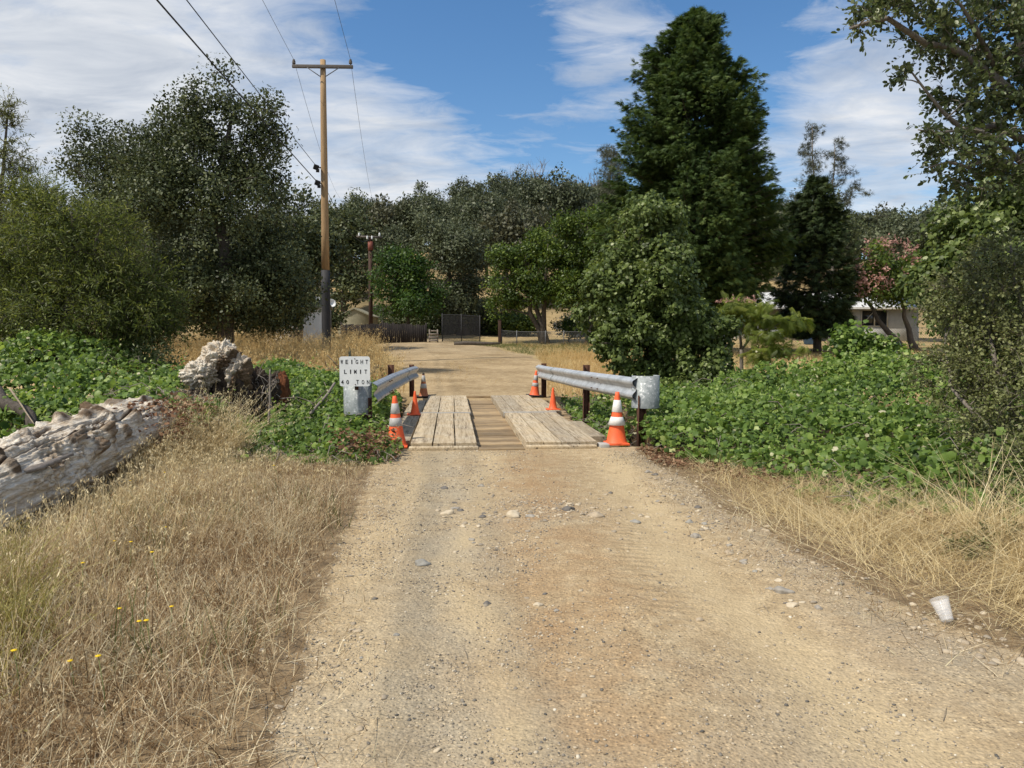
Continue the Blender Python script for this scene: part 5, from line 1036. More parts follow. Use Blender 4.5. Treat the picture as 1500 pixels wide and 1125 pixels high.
for row, (Yr, n) in enumerate(((72, 22), (82, 28), (92, 34), (104, 40), (116, 44), (126, 46), (133, 46))):
    for k in range(n):
        px = -20 + (k + rr_.uniform(.1, .9)) * 1560 / n; Y = Yr + rr_.uniform(-4, 4)
        if Yr < 90 and 1095 < px < 1175: continue
        if Yr < 80 and 505 < px < 545: continue
        spots.append((at(px, 400, Y)[0], Y, rr_.uniform(.95, 1.5)))
for k, (x, y, s) in enumerate(spots): place(protos, k, x, y, s, rr_.uniform(0, 6.28))
for k, (px, Y, s) in enumerate([(px, Y, s * 1.12) for px, Y, s in [(515, 95, 1.25), (507, 97, 1.1), (523, 98, 1.0), (640, 128, 1.1), (668, 124, 1.3), (684, 126, 1.5), (676, 128, 1.2), (655, 130, 1.1), (752, 127, 1.5), (760, 129, 1.4), (742, 130, 1.2), (785, 126, 1.4), (796, 128, 1.5), (806, 127, 1.3), (822, 126, 1.2), (845, 128, 1.3), (858, 126, 1.4), (870, 128, 1.4), (702, 129, 1.1), (720, 130, 1.0), (1307, 120, 1.2), (1318, 123, 1.2), (602, 129, .9), (572, 129, .9), (880, 125, 1.3), (458, 96, 1.0)]]): place(dprotos, k, at(px, 400, Y)[0], Y, s, rr_.uniform(0, 6.28))
# ------------------------------------------------------------------ vine beds
def shep(C_, x, y, p=2.6):
    P = np.array(C_); d = np.sqrt((x[:, None] - P[None, :, 0]) ** 2 + (y[:, None] - P[None, :, 1]) ** 2) + .05; w = d ** -p; return (w * P[None, :, 2]).sum(1) / w.sum(1)
def vine_bed(label, poly, ctrl, n, size, lm='l_vine', dead=0, under=.16, thick=.26):
    ct = [at(*c) for c in ctrl]
    q = poly_sample(poly, n); g = height(q[:, 0], q[:, 1]); top = np.maximum(shep(ct, q[:, 0], q[:, 1]), g + .06)
    top = top + (.24 * fbm(q[:, 0] * 1.1, q[:, 1] * 1.1) + .11 * fbm(q[:, 0] * 5, q[:, 1] * 5, 3)) * ss(top - g, .05, .4)
    e = .12; gxn = (shep(ct, q[:, 0] + e, q[:, 1]) - shep(ct, q[:, 0] - e, q[:, 1])) / (2 * e); gyn = (shep(ct, q[:, 0], q[:, 1] + e) - shep(ct, q[:, 0], q[:, 1] - e)) / (2 * e)
    z = np.maximum(top - thick * rng.random(n) ** 1.6 * ss(top - g, -.1, .4) + .04 * rng.normal(size=n), g + .02)
    kp = ((top - g) > .22 + .3 * fbm(q[:, 0] * 2.2, q[:, 1] * 2.2, 8)) | (rng.random(n) < .42)
    q, g, top, z, gxn, gyn = q[kp], g[kp], top[kp], z[kp], gxn[kp], gyn[kp]; n = len(q)
    P = np.stack([q[:, 0], q[:, 1], z], -1); nr = np.stack([-gxn, -gyn, np.ones(n)], -1) * .8 + rng.normal(size=(n, 3)) * .42 + np.array([-.1, -.25, .1])
    xd = rnd(n) + np.array([0, -.2, -.3]); cl = .5 * fbm(q[:, 0] * 1.1 + 9, q[:, 1] * 1.1)
    V = leaves(P, xd, nr, size * (.45 + .95 * rng.random(n) ** 1.4), T_VINE, .47 + cl * .5 + rng.normal(size=n) * .22)
    o = np_mesh('vine_bed', *V[:2], M[lm], tint=V[2]); tag(o, label, 'vines', kind='stuff')
    # shoots that climb out of the bed
    ns = max(12, n // 130); pk = rng.choice(n, ns); kk = np.repeat(pk, 9); f = np.tile(np.arange(9) / 8, ns); sd_ = np.repeat(rnd(ns) * [.5, .5, .2] + [0, 0, 1.], 9, 0); hh_ = np.repeat(rng.uniform(.12, .42, ns), 9) * np.repeat(ss(top[pk] - g[pk], .1, .5), 9)
    Ps = P[kk] + sd_ * (f * hh_)[:, None] + rng.normal(size=(len(kk), 3)) * .03
    S_ = leaves(Ps, rnd(len(kk)) + np.array([0, 0, .2]), rnd(len(kk)) * .7 + np.array([0, -.3, .6]), size * (.75 - .45 * f) * (.7 + .6 * rng.random(len(kk))), T_VINE, .62 + .2 * f + rng.normal(size=len(kk)) * .15)
    so = np_mesh('shoots', *S_[:2], M[lm], o, S_[2])
    # woody stems under the leaves
    P_ = np.array(poly); lo, hi = P_.min(0), P_.max(0); k = 1100 if n > 9000 else 500; qq = poly_sample(poly, k); gg = height(qq[:, 0], qq[:, 1]); tt = np.maximum(shep(ct, qq[:, 0], qq[:, 1]), gg + .05); mb = MB()
    for i_ in range(k):
        d = rnd(1)[0] * [.6, .6, .25]; p = np.array([*qq[i_], max(tt[i_] - .05 - .5 * rng.random(), gg[i_] + .02)]); L = rng.uniform(.3, .8); mb.tube([p, p + d * L * .5 + [0, 0, .08], p + d * L], [.006, .006, .004], 3, False)
    st_ = mb.build('stems', M['dead'], o)
    return o
polyR = [(1.85, 10.0), (2.0, 9.2), (2.35, 8.3), (2.7, 7.4), (2.75, 6.5), (3.0, 6.0), (3.6, 5.8), (4.6, 5.3), (7.5, 5.5), (9, 9), (9.5, 15), (6.5, 16.3), (3.6, 16.8), (2.2, 16), (1.9, 13)]
ctR = [(945, 632, 9.9), (965, 612, 10.6), (1010, 590, 11), (1000, 565, 12.6), (1060, 545, 13.6), (1150, 540, 14), (1250, 525, 14), (1330, 520, 13), (1420, 520, 12), (1000, 640, 9.2), (1010, 600, 10.2), (1100, 620, 9.2), (1200, 590, 9.6), (1300, 590, 9.3), (1100, 690, 7.8), (1060, 668, 8.4), (1180, 735, 6.75), (1245, 765, 6.0), (1300, 690, 7.0), (1250, 660, 7.6), (1380, 650, 7.4), (1350, 600, 9.2), (1450, 640, 7.0), (1330, 752, 6.0), (1420, 740, 5.8), (1000, 590, 13.8), (1180, 562, 15.8), (1100, 558, 15.8), (1300, 545, 15.5)]
vine_bed('dense heart leaved vines covering the bank right of the road', polyR, ctR, 52000, .066)
polyL1 = [(-13, 16), (-9.5, 16.3), (-5.6, 13.2), (-5.2, 11.4), (-4.75, 10.2), (-4.65, 7.5), (-4.5, 4.6), (-7, 4.6), (-10, 8)]
ctL1 = [(0, 505, 13), (60, 492, 13), (120, 500, 13), (150, 525, 12.4), (200, 570, 11.4), (245, 580, 10.6), (230, 590, 10.2), (0, 590, 10), (100, 590, 10), (60, 640, 8), (0, 660, 6.8), (150, 600, 9.6), (-80, 520, 12), (-150, 560, 8), (-60, 680, 6), (60, 540, 11.6), (130, 560, 11)]
vine_bed('thick green vine thicket behind the white log', polyL1, ctL1, 36000, .074)
polyL2 = [(-4.5, 8.7), (-4.1, 10.1), (-5.0, 11.6), (-6, 14), (-7.6, 17.5), (-3, 18.6), (-2.55, 17), (-2.0, 12), (-1.95, 10.9), (-1.62, 10.4), (-1.45, 9.7), (-1.45, 8.75), (-2.1, 8.45), (-3.2, 8.3), (-3.7, 8.4)]
ctL2 = [(262, 610, 9.8), (300, 612, 10.1), (300, 640, 9.2), (350, 640, 9.5), (400, 622, 10), (450, 620, 10), (500, 602, 10.5), (530, 610, 10.4), (555, 632, 10.1), (575, 650, 9.9), (560, 690, 8.6), (480, 700, 8.3), (430, 692, 8.4), (350, 690, 8.5), (300, 680, 8.6), (400, 660, 9), (500, 655, 9.1), (400, 548, 13.6), (450, 545, 14), (480, 552, 13), (440, 575, 11.8), (490, 575, 11.4), (420, 540, 15.5), (480, 556, 16), (575, 592, 13.5), (590, 596, 15), (600, 585, 17), (560, 575, 16.5), (540, 600, 12.5), (350, 560, 14), (420, 536, 17)]
vine_bed('green vines in front of and below the weight limit sign', polyL2, ctL2, 30000, .070)
polyC = [(-4.7, 7.9), (-4.55, 9.6), (-3.9, 9.8), (-3.5, 9.0), (-3.7, 8.5), (-4.2, 8.2)]
vine_bed('vines creeping over the far end of the white log', polyC, [(225, 562, 9.0), (250, 562, 9.2), (270, 580, 9.3), (240, 585, 8.7), (290, 620, 9.2), (262, 630, 8.6), (205, 578, 8.7), (240, 660, 8.2)], 5200, .07)
polyM = [(1.65, 10.6), (1.9, 12), (2.2, 15), (2.3, 18.2), (1.2, 18.4), (1.3, 14)]
ctM = [(900, 640, 10.9), (880, 625, 12), (855, 610, 14), (830, 598, 16), (815, 588, 17.5), (900, 600, 14), (860, 585, 17), (880, 572, 17)]
vine_bed('scattered vine leaves below the right guardrail', polyM, ctM, 2600, .075)
# brown brush below the right rail and dead leaves at the vine edges
def debris(label, polys, n, name='dead_leaves'):
    P = []; 
    for poly, k, zf in polys:
        q = poly_sample(poly, k); g = height(q[:, 0], q[:, 1]); P.append(np.stack([q[:, 0], q[:, 1], g + zf * rng.random(k) ** 1.5 + .01], -1))
    P = np.vstack(P); n = len(P); V = leaves(P, rnd(n) * [1, 1, .4], np.array([0, 0, 1.]) + rng.normal(size=(n, 3)) * .6, .045 * (.5 + rng.random(n)), T_OAK, rng.random(n)); o = np_mesh(name, *V[:2], M['l_dead'], tint=V[2]); tag(o, label, 'leaf litter', kind='stuff')
debris('dry brown dead leaves along the edges of the vines', [([(-2.4, 9.3), (-1.5, 9.9), (-1.4, 8.9), (-1.9, 8.6)], 900, .34), ([(1.7, 9.9), (1.75, 8.8), (2.6, 7.3), (2.9, 7.6), (2.4, 9.6)], 1300, .06), ([(-4.3, 9.0), (-3.5, 8.9), (-3.5, 7.7), (-4.0, 7.4)], 2600, .72), ([(2.6, 7.4), (3.0, 5.8), (4.5, 5.0), (4.4, 5.6), (3.3, 6.4)], 700, .05), ([(1.5, 13.5), (2.2, 13.5), (2.4, 18), (1.2, 18)], 1500, .5)], 0)
# ------------------------------------------------------------------ grasses
def grass(name, label, poly, n, h, w, lean, bend, m, tl=.45, tv=.25, dens=None, seeds=0, seedsize=.012, zoff=0.0, cat='dry grass'):
    q = poly_sample(poly, n); 
    if dens is not None: q = q[rng.random(len(q)) < dens(q[:, 0], q[:, 1])]
    n = len(q); P = np.stack([q[:, 0], q[:, 1], height(q[:, 0], q[:, 1]) - .01 + zoff], -1)
    pat = fbm(q[:, 0] * .9, q[:, 1] * .9, 7); pat2 = fbm(q[:, 0] * 3, q[:, 1] * 3, 2)
    hh = h * (.35 + .9 * rng.random(n)) * np.clip(1 + 1.1 * pat, .35, 1.7); tint = tl + tv * rng.normal(size=n) * .8 + .3 * pat2 + .28 * pat
    (V, Fc, t), ctr = blades(P, hh, w * (.6 + .8 * rng.random(n)), lean * np.abs(rng.normal(size=n)), bend * rng.random(n), 3, np.clip(tint, .02, .94))
    g_ = rng.random(n) < .05; 
    S = [(V, Fc, t)]
    if seeds:
        k = rng.choice(n, int(n * seeds), replace=False); kk = np.repeat(k, 5); f = rng.random(len(kk)) * .35
        p = ctr[kk, -1] * (1 - f[:, None]) + ctr[kk, -2] * f[:, None] + rng.normal(size=(len(kk), 3)) * [.012, .012, .004] * (seedsize / .012)
        S.append(leaves(p, rnd(len(kk)) * .6 + np.array([0, 0, -.7]), rnd(len(kk)), seedsize * 1.4 * (1 + rng.random(len(kk))), T_WIL, np.clip(.72 + .15 * rng.normal(size=len(kk)), 0, .93)))
    o = np_mesh(name, *bundle(S)[:2], M[m], tint=np.concatenate([s[2] for s in S])); tag(o, label, cat, kind='stuff'); return o
polyG = [(-.55, 1.7), (-.75, 2.6), (-1.05, 4.6), (-1.35, 6.5), (-1.5, 8.6), (-2.3, 8.7), (-3.5, 8.6), (-3.7, 8), (-3.5, 3), (-3.2, 1.7)]
edge = lambda x, y: ss(np.interp(y, YL, XL) + .1 * fbm(x * 3, y * 3) - x, -.06, .5) * (.55 + .45 * ss(fbm(x * 1.4, y * 1.4, 5), -.35, .15))
grass('dry_grass', 'short brown and straw dry grass left of the road', polyG, 52000, .15, .0050, .5, .8, 'g_straw', .50, .42, edge, .22, .008)
grass('dry_grass', 'flattened dead straw litter lying among the grass left of the road', polyG, 17000, .12, .0046, 1.5, .9, 'g_straw', .56, .42, edge)
grass('tall_oat_grass', 'taller pale oat stems standing along the white log', [(-1.5, 8.4), (-3.3, 8.5), (-3.6, 7.6), (-3.3, 4.2), (-2.7, 2.2), (-1.9, 2.4), (-2.1, 5.2)], 5200, .30, .0042, .18, .55, 'g_pale', .5, .3, lambda x, y: .25 + .75 * ss(-x, 1.9, 3.4), .5, .013)
grass('green_weeds', 'thin green weed stems among the dry grass', [(-1.3, 6), (-3.6, 8.4), (-3.8, 4), (-2.6, 2), (-1.0, 3)], 2200, .22, .006, .3, .5, 'g_green', .5, .3, lambda x, y: ss(fbm(x * 1.2, y * 1.2, 9), -.05, .3), 0)
polyS = [(1.85, 8.6), (1.95, 6.5), (2.05, 5), (2.35, 3.5), (2.6, 2.3), (5, 2.3), (5.6, 4.8), (4.6, 5.6), (3.4, 6.2), (2.9, 7.2), (2.5, 8.4)]
edgeR = lambda x, y: ss(x - np.interp(y, YL, XR) + .15 * fbm(x * 2, y * 2), -.05, .75)
grass('straw', 'pale matted straw along the right road edge', polyS, 24000, .20, .0045, 1.9, 1.0, 'g_pale', .45, .28, edgeR)
grass('straw', 'long pale bent straw tufts below the scrub oak', [(3.1, 4.2), (4.6, 3.4), (5.4, 4.8), (4.4, 5.5), (3.3, 5.6)], 4200, .48, .0055, .9, 1.0, 'g_pale', .62, .25)
polyF = [(-2.7, 18.7), (-3.2, 22), (-4.7, 28), (-6, 34), (-7.6, 40), (-16, 42), (-18, 30), (-14, 22), (-8, 18.5), (-6, 17.5)]
fdens = lambda x, y: .25 + .75 * ss(np.interp(y, YL, XL) - x, .0, 1.6)
grass('tall_grass', 'tall golden wild grass on the far left bank', polyF, 34000, .92, .010, .25, .5, 'g_gold', .55, .3, fdens, .5, .032)
polyF2 = [(1.0, 18.7), (1.9, 22), (2.9, 30), (2.2, 36), (1.0, 42), (-.6, 46), (8, 46), (16, 48), (26, 48), (22, 30), (14, 20), (8, 16.8), (4, 17.2)]
grass('field_grass', 'short tan grass beyond the bridge on the right', polyF2, 26000, .26, .014, .5, .7, 'g_gold', .42, .3, lambda x, y: .3 + .7 * ss(x - np.interp(y, YL, XR), 0, 2))
grass('bank_grass', 'pale tan grass on the far bank right of the bridge end', [(.9, 18.9), (1.3, 27), (1.1, 36), (7, 38), (7, 20), (3.4, 17.4), (1.6, 18.2)], 15000, .36, .010, .4, .7, 'g_gold', .45, .3, None, .2, .02)
grass('low_weeds', 'olive low weeds along the far edge of the dirt road', [(-4, 46.5), (-.9, 42), (1.0, 36), (6, 38), (7, 46)], 8000, .20, .014, .6, .7, 'g_green', .5, .3)
grass('track_grass', 'sparse dry tufts dotted over the far dirt track', [(-2.4, 19), (-4.4, 30), (-7.4, 41), (-1.2, 42), (1.0, 34), (.6, 19)], 3200, .10, .010, .9, .8, 'g_gold', .5, .3, lambda x, y: ss(fbm(x * .6, y * .35, 3), .05, .35), 0)
edge2 = lambda x, y: np.maximum(np.exp(-((x - np.interp(y, YL, XL)) / .28) ** 2), np.exp(-((x - np.interp(y, YL, XR)) / .4) ** 2)) * (.3 + .7 * ss(fbm(x * 2, y * 2, 4), -.2, .3))
grass('straw_litter', 'broken straw and thatch lying along both road edges', [(-2, 1.7), (3.2, 1.7), (2.4, 9.6), (-2.2, 9.6)], 34000, .06, .004, 2.0, .6, 'g_straw', .52, .42, edge2)
grass('tangled_weeds', 'brown and pale tangled weeds against the right end of the white log', [(-4.05, 7.2), (-3.4, 7.4), (-3.2, 8.9), (-4.0, 9.1)], 3800, .62, .006, .5, .9, 'g_pale', .42, .4, None, .6, .014)
grass('weed_clumps', 'yellow green weed clumps at the lower left corner', [(-2.5, 2.6), (-1.9, 2.3), (-2.2, 3.6), (-3.2, 4.6), (-3.4, 3.6)], 3000, .26, .006, .5, .7, 'g_yellowgreen', .5, .35, lambda x, y: ss(fbm(x * 2.2, y * 2.2, 14), .0, .25), .8, .007)
# yellow flowers
for k, (px, py) in enumerate([(171, 963), (214, 974), (219, 1000), (102, 1025), (230, 880), (242, 929), (168, 823), (184, 846), (242, 719), (194, 721), (24, 1046), (150, 1068), (112, 888), (232, 822), (40, 792), (410, 712)]):
    q = gp(px, py + 6); x, y = q[:2]; hh = .13 + .16 * rng.random(); p = on(x, y + .02); mb = MB(); tp = np.array([rng.normal() * .03, rng.normal() * .03, hh]); mb.tube([(0, 0, 0), tp * .5 + [.01, 0, 0], tp], [.0022, .002, .0016], 4)
    if k < 2 or True:
        o = mb.build('yellow_wildflower', M['stem_g']); o.location = p; tag(o, 'small yellow wildflower on a thin stem in the dry grass', 'wildflower', 'yellow wildflowers in the dry grass')
        mb = MB()
        for a in np.arange(9) * .698: mb.box(tp + np.array([.006 * math.cos(a), .006 * math.sin(a), .002]), (.010, .0055, .002), (.2, .2, a))
        mb.lathe([(.006, 0), (.005, .004), (.001, .005)], 8, tp); mb.build('flower_head', M['flower_y'], o)
# ------------------------------------------------------------------ stones and gravel
def stone_shape(seed, sub=3):
    bm = bmesh.new(); bmesh.ops.create_icosphere(bm, subdivisions=sub, radius=1)
    V = np.array([v.co[:] for v in bm.verts]); Fc = np.array([[v.index for v in f.verts] for f in bm.faces]); bm.free()
    V = np.sign(V) * np.abs(V) ** 1.25 if sub > 1 else V
    n = noise(V[:, 0] * 1.3 + seed, V[:, 1] * 1.3, V[:, 2] * 1.3) * .42 + noise(V[:, 0] * 3 + seed, V[:, 1] * 3, V[:, 2] * 3) * .12
    return V * (1 + n)[:, None], Fc
SM = {n: mat('stone_' + n, a, b, 18, .85, bmp=.5, bdist=.01) for n, a, b in (('cream', (.44, .36, .25), (.58, .5, .37)), ('grey', (.24, .215, .18), (.36, .33, .28)), ('dark', (.10, .09, .08), (.19, .175, .155)), ('tan', (.32, .25, .17), (.46, .38, .27)), ('blue', (.24, .225, .195), (.34, .325, .285)))}
GR = 'stones lying on the dirt road'
named = [(752, 757, 24, 'cream', 'largest rounded cream stone in the middle of the road'), (777, 757, 16, 'grey', 'grey stone touching the right side of the cream stone'), (832, 748, 20, 'dark', 'dark grey stone in the stone row across the road'), (872, 757, 24, 'tan', 'broad tan stone at the right end of the stone row'), (656, 754, 22, 'cream', 'flat pale stone at the left end of the stone row'), (665, 746, 14, 'grey', 'small grey stone resting behind the flat pale stone'), (650, 716, 12, 'dark', 'small dark stone nearest the bridge on the left'), (617, 828, 26, 'blue', 'flat blue grey stone half buried in the left wheel track'), (931, 766, 15, 'blue', 'flat blue grey stone alone right of the stone row'), (1021, 788, 16, 'grey', 'rounded grey stone on the right gravel edge'), (1100, 779, 14, 'cream', 'small cream stone by the straw on the right edge'), (1146, 868, 30, 'grey', 'large flat grey stone on the right gravel edge'), (1160, 889, 20, 'cream', 'flat pale stone just below the large flat grey stone'), (1068, 812, 18, 'tan', 'tan stone on the right gravel edge above the flat grey one'), (714, 885, 12, 'dark', 'thin dark stone chip in the left wheel track'), (788, 888, 15, 'cream', 'cream stone below the dark pebble mid road'), (798, 871, 9, 'dark', 'small black pebble above the cream one mid road'), (816, 895, 10, 'grey', 'small pale grey pebble right of the mid road cream stone'), (523, 925, 14, 'tan', 'tan stone near the left grass edge'), (549, 878, 10, 'dark', 'dark pebble by the left grass edge'), (1140, 893, 0, '', '')]
def stone(px, py, wpx, m, label, group=None, flat=None):
    q = gp(px, py); s = wpx / F * q[1] * .5; V, Fc = stone_shape(rng.random() * 90); fl = flat or rng.uniform(.4, .65); V = V * [1, .8, fl] * s
    a = rng.normal() * .4; R = np.array([[math.cos(a), -math.sin(a), 0], [math.sin(a), math.cos(a), 0], [0, 0, 1]])
    o = np_mesh('stone', V @ R.T, Fc, SM[m], smooth=True); o.location = q + [0, s * .3, s * fl * .12]; tag(o, label, 'stone', group or GR)
for px, py, w, m, lab in named:
    if w: stone(px, py, w, m, lab)
rs = random.Random(4)
for k in range(46):
    if k < 24: f = rs.random(); px, py = 955 + 250 * f + rs.gauss(0, 13), 690 + 230 * f + rs.gauss(0, 8)
    elif k < 36: px, py = 690 + rs.gauss(0, 22), 700 + rs.random() * 110
    else: px, py = rs.uniform(480, 1100), rs.uniform(700, 1080)
    stone(px, py, rs.uniform(6, 13), rs.choice(['grey', 'tan', 'cream', 'dark', 'blue']), 'small loose stone lying among the road gravel', 'small loose stones on the road')
def gravel(n):
    T0 = [stone_shape(k * 7.3, 1) for k in range(3)]; parts = []
    x = rng.uniform(-1.9, 3.2, n); y = 1.9 + 8.0 * rng.random(n) ** 1.6
    rd = roadness(x, y); t = x
    gz = np.exp(-((x + .35 + .08 * (y - 4)) / .45) ** 2) + 1.1 * np.exp(-((x - np.interp(y, YL, XR) + .12) / .3) ** 2) + .8 * np.exp(-((x - np.interp(y, YL, XL) - .15) / .25) ** 2) + .9 * np.exp(-((y - 6.3) / .6) ** 2) * np.exp(-((x - .2) / .6) ** 2) + .55 * np.exp(-((x - .05) / .22) ** 2) + .5 * (1 - ss(y, 2.4, 4.4))
    keep = rng.random(n) < np.clip(.16 + gz * 1.0, 0, 1) * ss(rd, .1, .5) * (.12 + .88 * ss(fbm(x * 2.0, y * 2.0, 6), -.15, .3))
    x, y = x[keep], y[keep]; m = len(x); s = .0022 + .0068 * rng.random(m) ** 5 + .0010 * y * rng.random(m) * .6; z = height(x, y)
    V = []
    for k in range(3):
        sel = np.arange(m) % 3 == k; P = np.stack([x[sel], y[sel], z[sel] + s[sel] * .15], -1)
        parts.append(leaves(P, rnd(sel.sum()) * [1, 1, .15], np.array([0, 0, 1.]) + .3 * rng.normal(size=(sel.sum(), 3)), s[sel], (T0[k][0] * [1.1, .85, .55], T0[k][1]), rng.random(sel.sum()) ** 1.2))
    V, Fc, tt = bundle(parts); o = np_mesh('gravel', V, Fc, M['stone'], tint=tt); tag(o, 'loose gravel scattered over the dirt road', 'gravel', kind='stuff'); return m
def pebbles(spec):
    P = []; S = []
    for n, f in spec:
        x, y, s = f(n); P.append(np.stack([x, y], -1)); S.append(s)
    P = np.vstack(P); S = np.concatenate(S); m = len(P); z = height(P[:, 0], P[:, 1]); parts = []
    for k in range(4):
        V0, F0 = stone_shape(40 + k * 5.1, 2); sel = np.arange(m) % 4 == k; q = sel.sum()
        parts.append(leaves(np.stack([P[sel, 0], P[sel, 1], z[sel] + S[sel] * .1], -1), rnd(q) * [1, 1, .1], np.array([0, 0, 1.]) + .2 * rng.normal(size=(q, 3)), S[sel], (V0 * [1.1, .8, .5], F0), .2 + .65 * rng.random(q)))
    V, Fc, tt = bundle(parts); tag(np_mesh('pebbles', V, Fc, M['stone'], tint=tt), 'larger pebbles gathered along the road edge and in the stone row', 'pebbles', kind='stuff')
G_ = rng.normal
pebbles([(420, lambda n: ((lambda y: (np.interp(y, YL, XR) - .12 + G_(size=n) * .18, y))(3.3 + 6 * rng.random(n) ** 1.2)) + (.008 + .018 * rng.random(n) ** 3,)),
         (260, lambda n: (.45 + G_(size=n) * .55, 6.35 + G_(size=n) * .28, .008 + .02 * rng.random(n) ** 3)),
         (230, lambda n: ((lambda y: (-.12 + .05 * (7 - y) + G_(size=n) * .16, y))(5 + 4.5 * rng.random(n))) + (.007 + .015 * rng.random(n) ** 3,)),
         (160, lambda n: ((lambda y: (np.interp(y, YL, XL) + .2 + G_(size=n) * .14, y))(2.5 + 7 * rng.random(n))) + (.006 + .012 * rng.random(n) ** 3,)),
         (260, lambda n: (rng.uniform(-1.2, 2.3, n), 2.1 + 6 * rng.random(n) ** 1.5, .006 + .012 * rng.random(n) ** 3))])
print('gravel', gravel(80000))
# twigs on the road
mb = MB()
for k in range(120):
    x, y = rng.uniform(-1.3, 2.4), 2 + 7 * rng.random() ** 1.4; p = on(x, y, .006); a = rng.random() * 6.28; L = rng.uniform(.03, .14); d = np.array([math.cos(a), math.sin(a), .03]); mb.tube([p, p + d * L * .5 + [0, 0, .008], p + d * L], [.0016, .0015, .0008], 4, False)
tag(mb.build('twig_litter', M['stick']), 'thin dry twigs and stalks strewn over the road', 'twigs', kind='stuff')
# ------------------------------------------------------------------ sky, sun, camera
sc = bpy.context.scene; w = bpy.data.worlds.new('World'); sc.world = w; w.use_nodes = True; nt = w.node_tree; nt.nodes.clear()
SUN = unit(np.array([-.78, -.45, 1.26])); EL = math.asin(SUN[2]); ROT = math.atan2(SUN[0], SUN[1])
sky = nt.nodes.new('ShaderNodeTexSky'); sky.sky_type = 'NISHITA'; sky.sun_disc = False; sky.sun_elevation = EL; sky.sun_rotation = ROT; sky.air_density = 1.0; sky.dust_density = .6; sky.ozone_density = 2.0
tc_ = nt.nodes.new('ShaderNodeTexCoord'); sx = nt.nodes.new('ShaderNodeSeparateXYZ'); nt.links.new(tc_.outputs['Generated'], sx.inputs[0])
den = math_(nt, 'ADD', math_(nt, 'MAXIMUM', sx.outputs[2], 0.0), .14)
cx = math_(nt, 'DIVIDE', sx.outputs[0], den); cy = math_(nt, 'DIVIDE', sx.outputs[1], den)
cv = nt.nodes.new('ShaderNodeCombineXYZ'); nt.links.new(cx, cv.inputs[0]); nt.links.new(cy, cv.inputs[1])
mp = nt.nodes.new('ShaderNodeMapping'); mp.inputs['Rotation'].default_value = (0, 0, math.radians(28)); mp.inputs['Scale'].default_value = (.95, 1.6, 1); nt.links.new(cv.outputs[0], mp.inputs['Vector'])
n1 = tex(nt, 1.6, 9, .60, mp.outputs[0], .5); n2 = tex(nt, 5.0, 8, .62, mp.outputs[0], .7)
def blob(px, py, r0, r1):
    d = unit(ray(px, py)); dp = nt.nodes.new('ShaderNodeVectorMath'); dp.operation = 'DOT_PRODUCT'; nt.links.new(tc_.outputs['Generated'], dp.inputs[0]); dp.inputs[1].default_value = d
    a = math_(nt, 'ARCCOSINE', math_(nt, 'MINIMUM', dp.outputs['Value'], .99999))
    mr = nt.nodes.new('ShaderNodeMapRange'); mr.interpolation_type = 'SMOOTHSTEP'; nt.links.new(a, mr.inputs[0]); mr.inputs[1].default_value = r0 / F; mr.inputs[2].default_value = r1 / F; mr.inputs[3].default_value = 1; mr.inputs[4].default_value = 0; return mr.outputs[0]
cov = None
for px, py, r0, r1, wt in ((0, 60, 60, 560, .62), (230, 130, 0, 330, .42), (600, 265, 0, 230, .62), (560, 210, 0, 130, .15), (880, 110, 0, 170, .34), (1000, 60, 0, 120, .12), (1270, 190, 0, 230, .5), (1330, 250, 0, 120, .2), (1290, 90, 0, 150, .2), (430, 330, 0, 160, .3), (700, -250, 0, 320, .25)):
    t = math_(nt, 'MULTIPLY', blob(px, py, r0, r1), wt); cov = t if cov is None else math_(nt, 'ADD', cov, t)
for px, py, r0, r1, wt in ((700, 95, 0, 190, -.28), (610, 40, 0, 130, -.2), (1130, 110, 0, 110, -.1), (860, 235, 0, 120, -.12)):
    cov = math_(nt, 'ADD', cov, math_(nt, 'MULTIPLY', blob(px, py, r0, r1), wt))
fill_cloud = nt.nodes.new('ShaderNodeMapRange'); fill_cloud.interpolation_type = 'SMOOTHSTEP'; nt.links.new(sx.outputs[1], fill_cloud.inputs[0]); fill_cloud.inputs[1].default_value = .35; fill_cloud.inputs[2].default_value = -.2; fill_cloud.inputs[3].default_value = 0; fill_cloud.inputs[4].default_value = .55; cov = math_(nt, 'ADD', cov, fill_cloud.outputs[0])  # extra unseen cloud behind the camera, added as neutral fill light
cf = math_(nt, 'ADD', math_(nt, 'ADD', cov, math_(nt, 'MULTIPLY', math_(nt, 'SUBTRACT', n1, .5), 1.25)), math_(nt, 'MULTIPLY', math_(nt, 'SUBTRACT', n2, .5), .95))
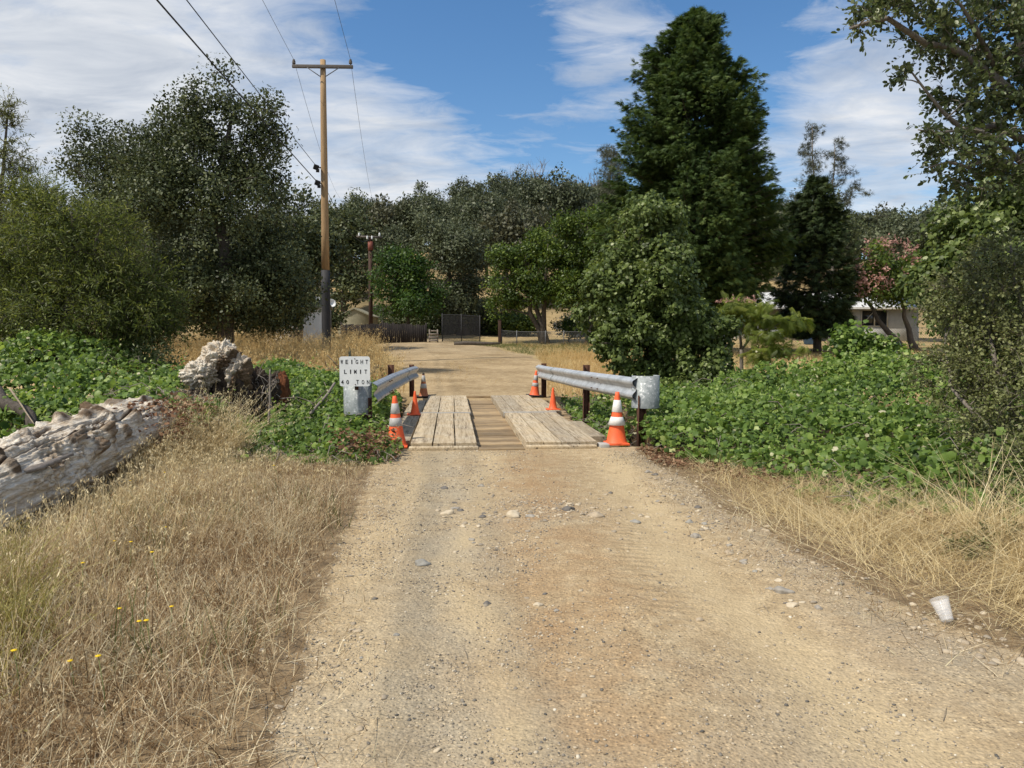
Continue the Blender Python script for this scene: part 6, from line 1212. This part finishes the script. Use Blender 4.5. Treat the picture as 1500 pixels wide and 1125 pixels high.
cm = ramp(nt, [(.08, (0,) * 3), (.40, (.55,) * 3), (.85, (.97,) * 3)], cf)
shade = ramp(nt, [(.3, (.52, .58, .68)), (.5, (.76, .80, .86)), (.68, (.97, .98, 1))], tex(nt, 2.3, 7, .6, mp.outputs[0], .6))
bs = nt.nodes.new('ShaderNodeBackground'); bs.inputs['Strength'].default_value = .105; hs_sky = N(nt, 'ShaderNodeHueSaturation', Saturation=1.24); nt.links.new(sky.outputs[0], hs_sky.inputs['Color']); nt.links.new(hs_sky.outputs['Color'], bs.inputs['Color'])
bc = nt.nodes.new('ShaderNodeBackground'); bc.inputs['Strength'].default_value = .67; nt.links.new(shade.outputs['Color'], bc.inputs['Color'])
ms = nt.nodes.new('ShaderNodeMixShader'); nt.links.new(cm.outputs['Color'], ms.inputs[0]); nt.links.new(bs.outputs[0], ms.inputs[1]); nt.links.new(bc.outputs[0], ms.inputs[2])
wo = nt.nodes.new('ShaderNodeOutputWorld'); nt.links.new(ms.outputs[0], wo.inputs['Surface'])
L = bpy.data.lights.new('sun', 'SUN'); L.energy = 3.5; L.angle = math.radians(1.4); L.color = (1, .93, .81); lo = bpy.data.objects.new('sun', L); C.objects.link(lo)
lo.rotation_euler = Vector(SUN).to_track_quat('Z', 'Y').to_euler(); lo.location = (-20, -8, 30)
cam = bpy.data.cameras.new('camera'); cam.lens = 26; cam.sensor_width = 36; cam.sensor_fit = 'HORIZONTAL'; cam.clip_start = .05; cam.clip_end = 2000
co = bpy.data.objects.new('camera', cam); C.objects.link(co); co.location = (0, 0, CZ); co.rotation_euler = (PI / 2 - PITCH, 0, 0); sc.camera = co
sc.view_settings.view_transform = 'Standard'; sc.view_settings.look = 'None'; sc.view_settings.exposure = .45; sc.view_settings.gamma = 1
sc.cycles.max_bounces = 6; sc.cycles.diffuse_bounces = 3; sc.cycles.transmission_bounces = 5; sc.cycles.transparent_max_bounces = 8; sc.cycles.use_denoising = True
sc.cycles.caustics_reflective = False; sc.cycles.caustics_refractive = False
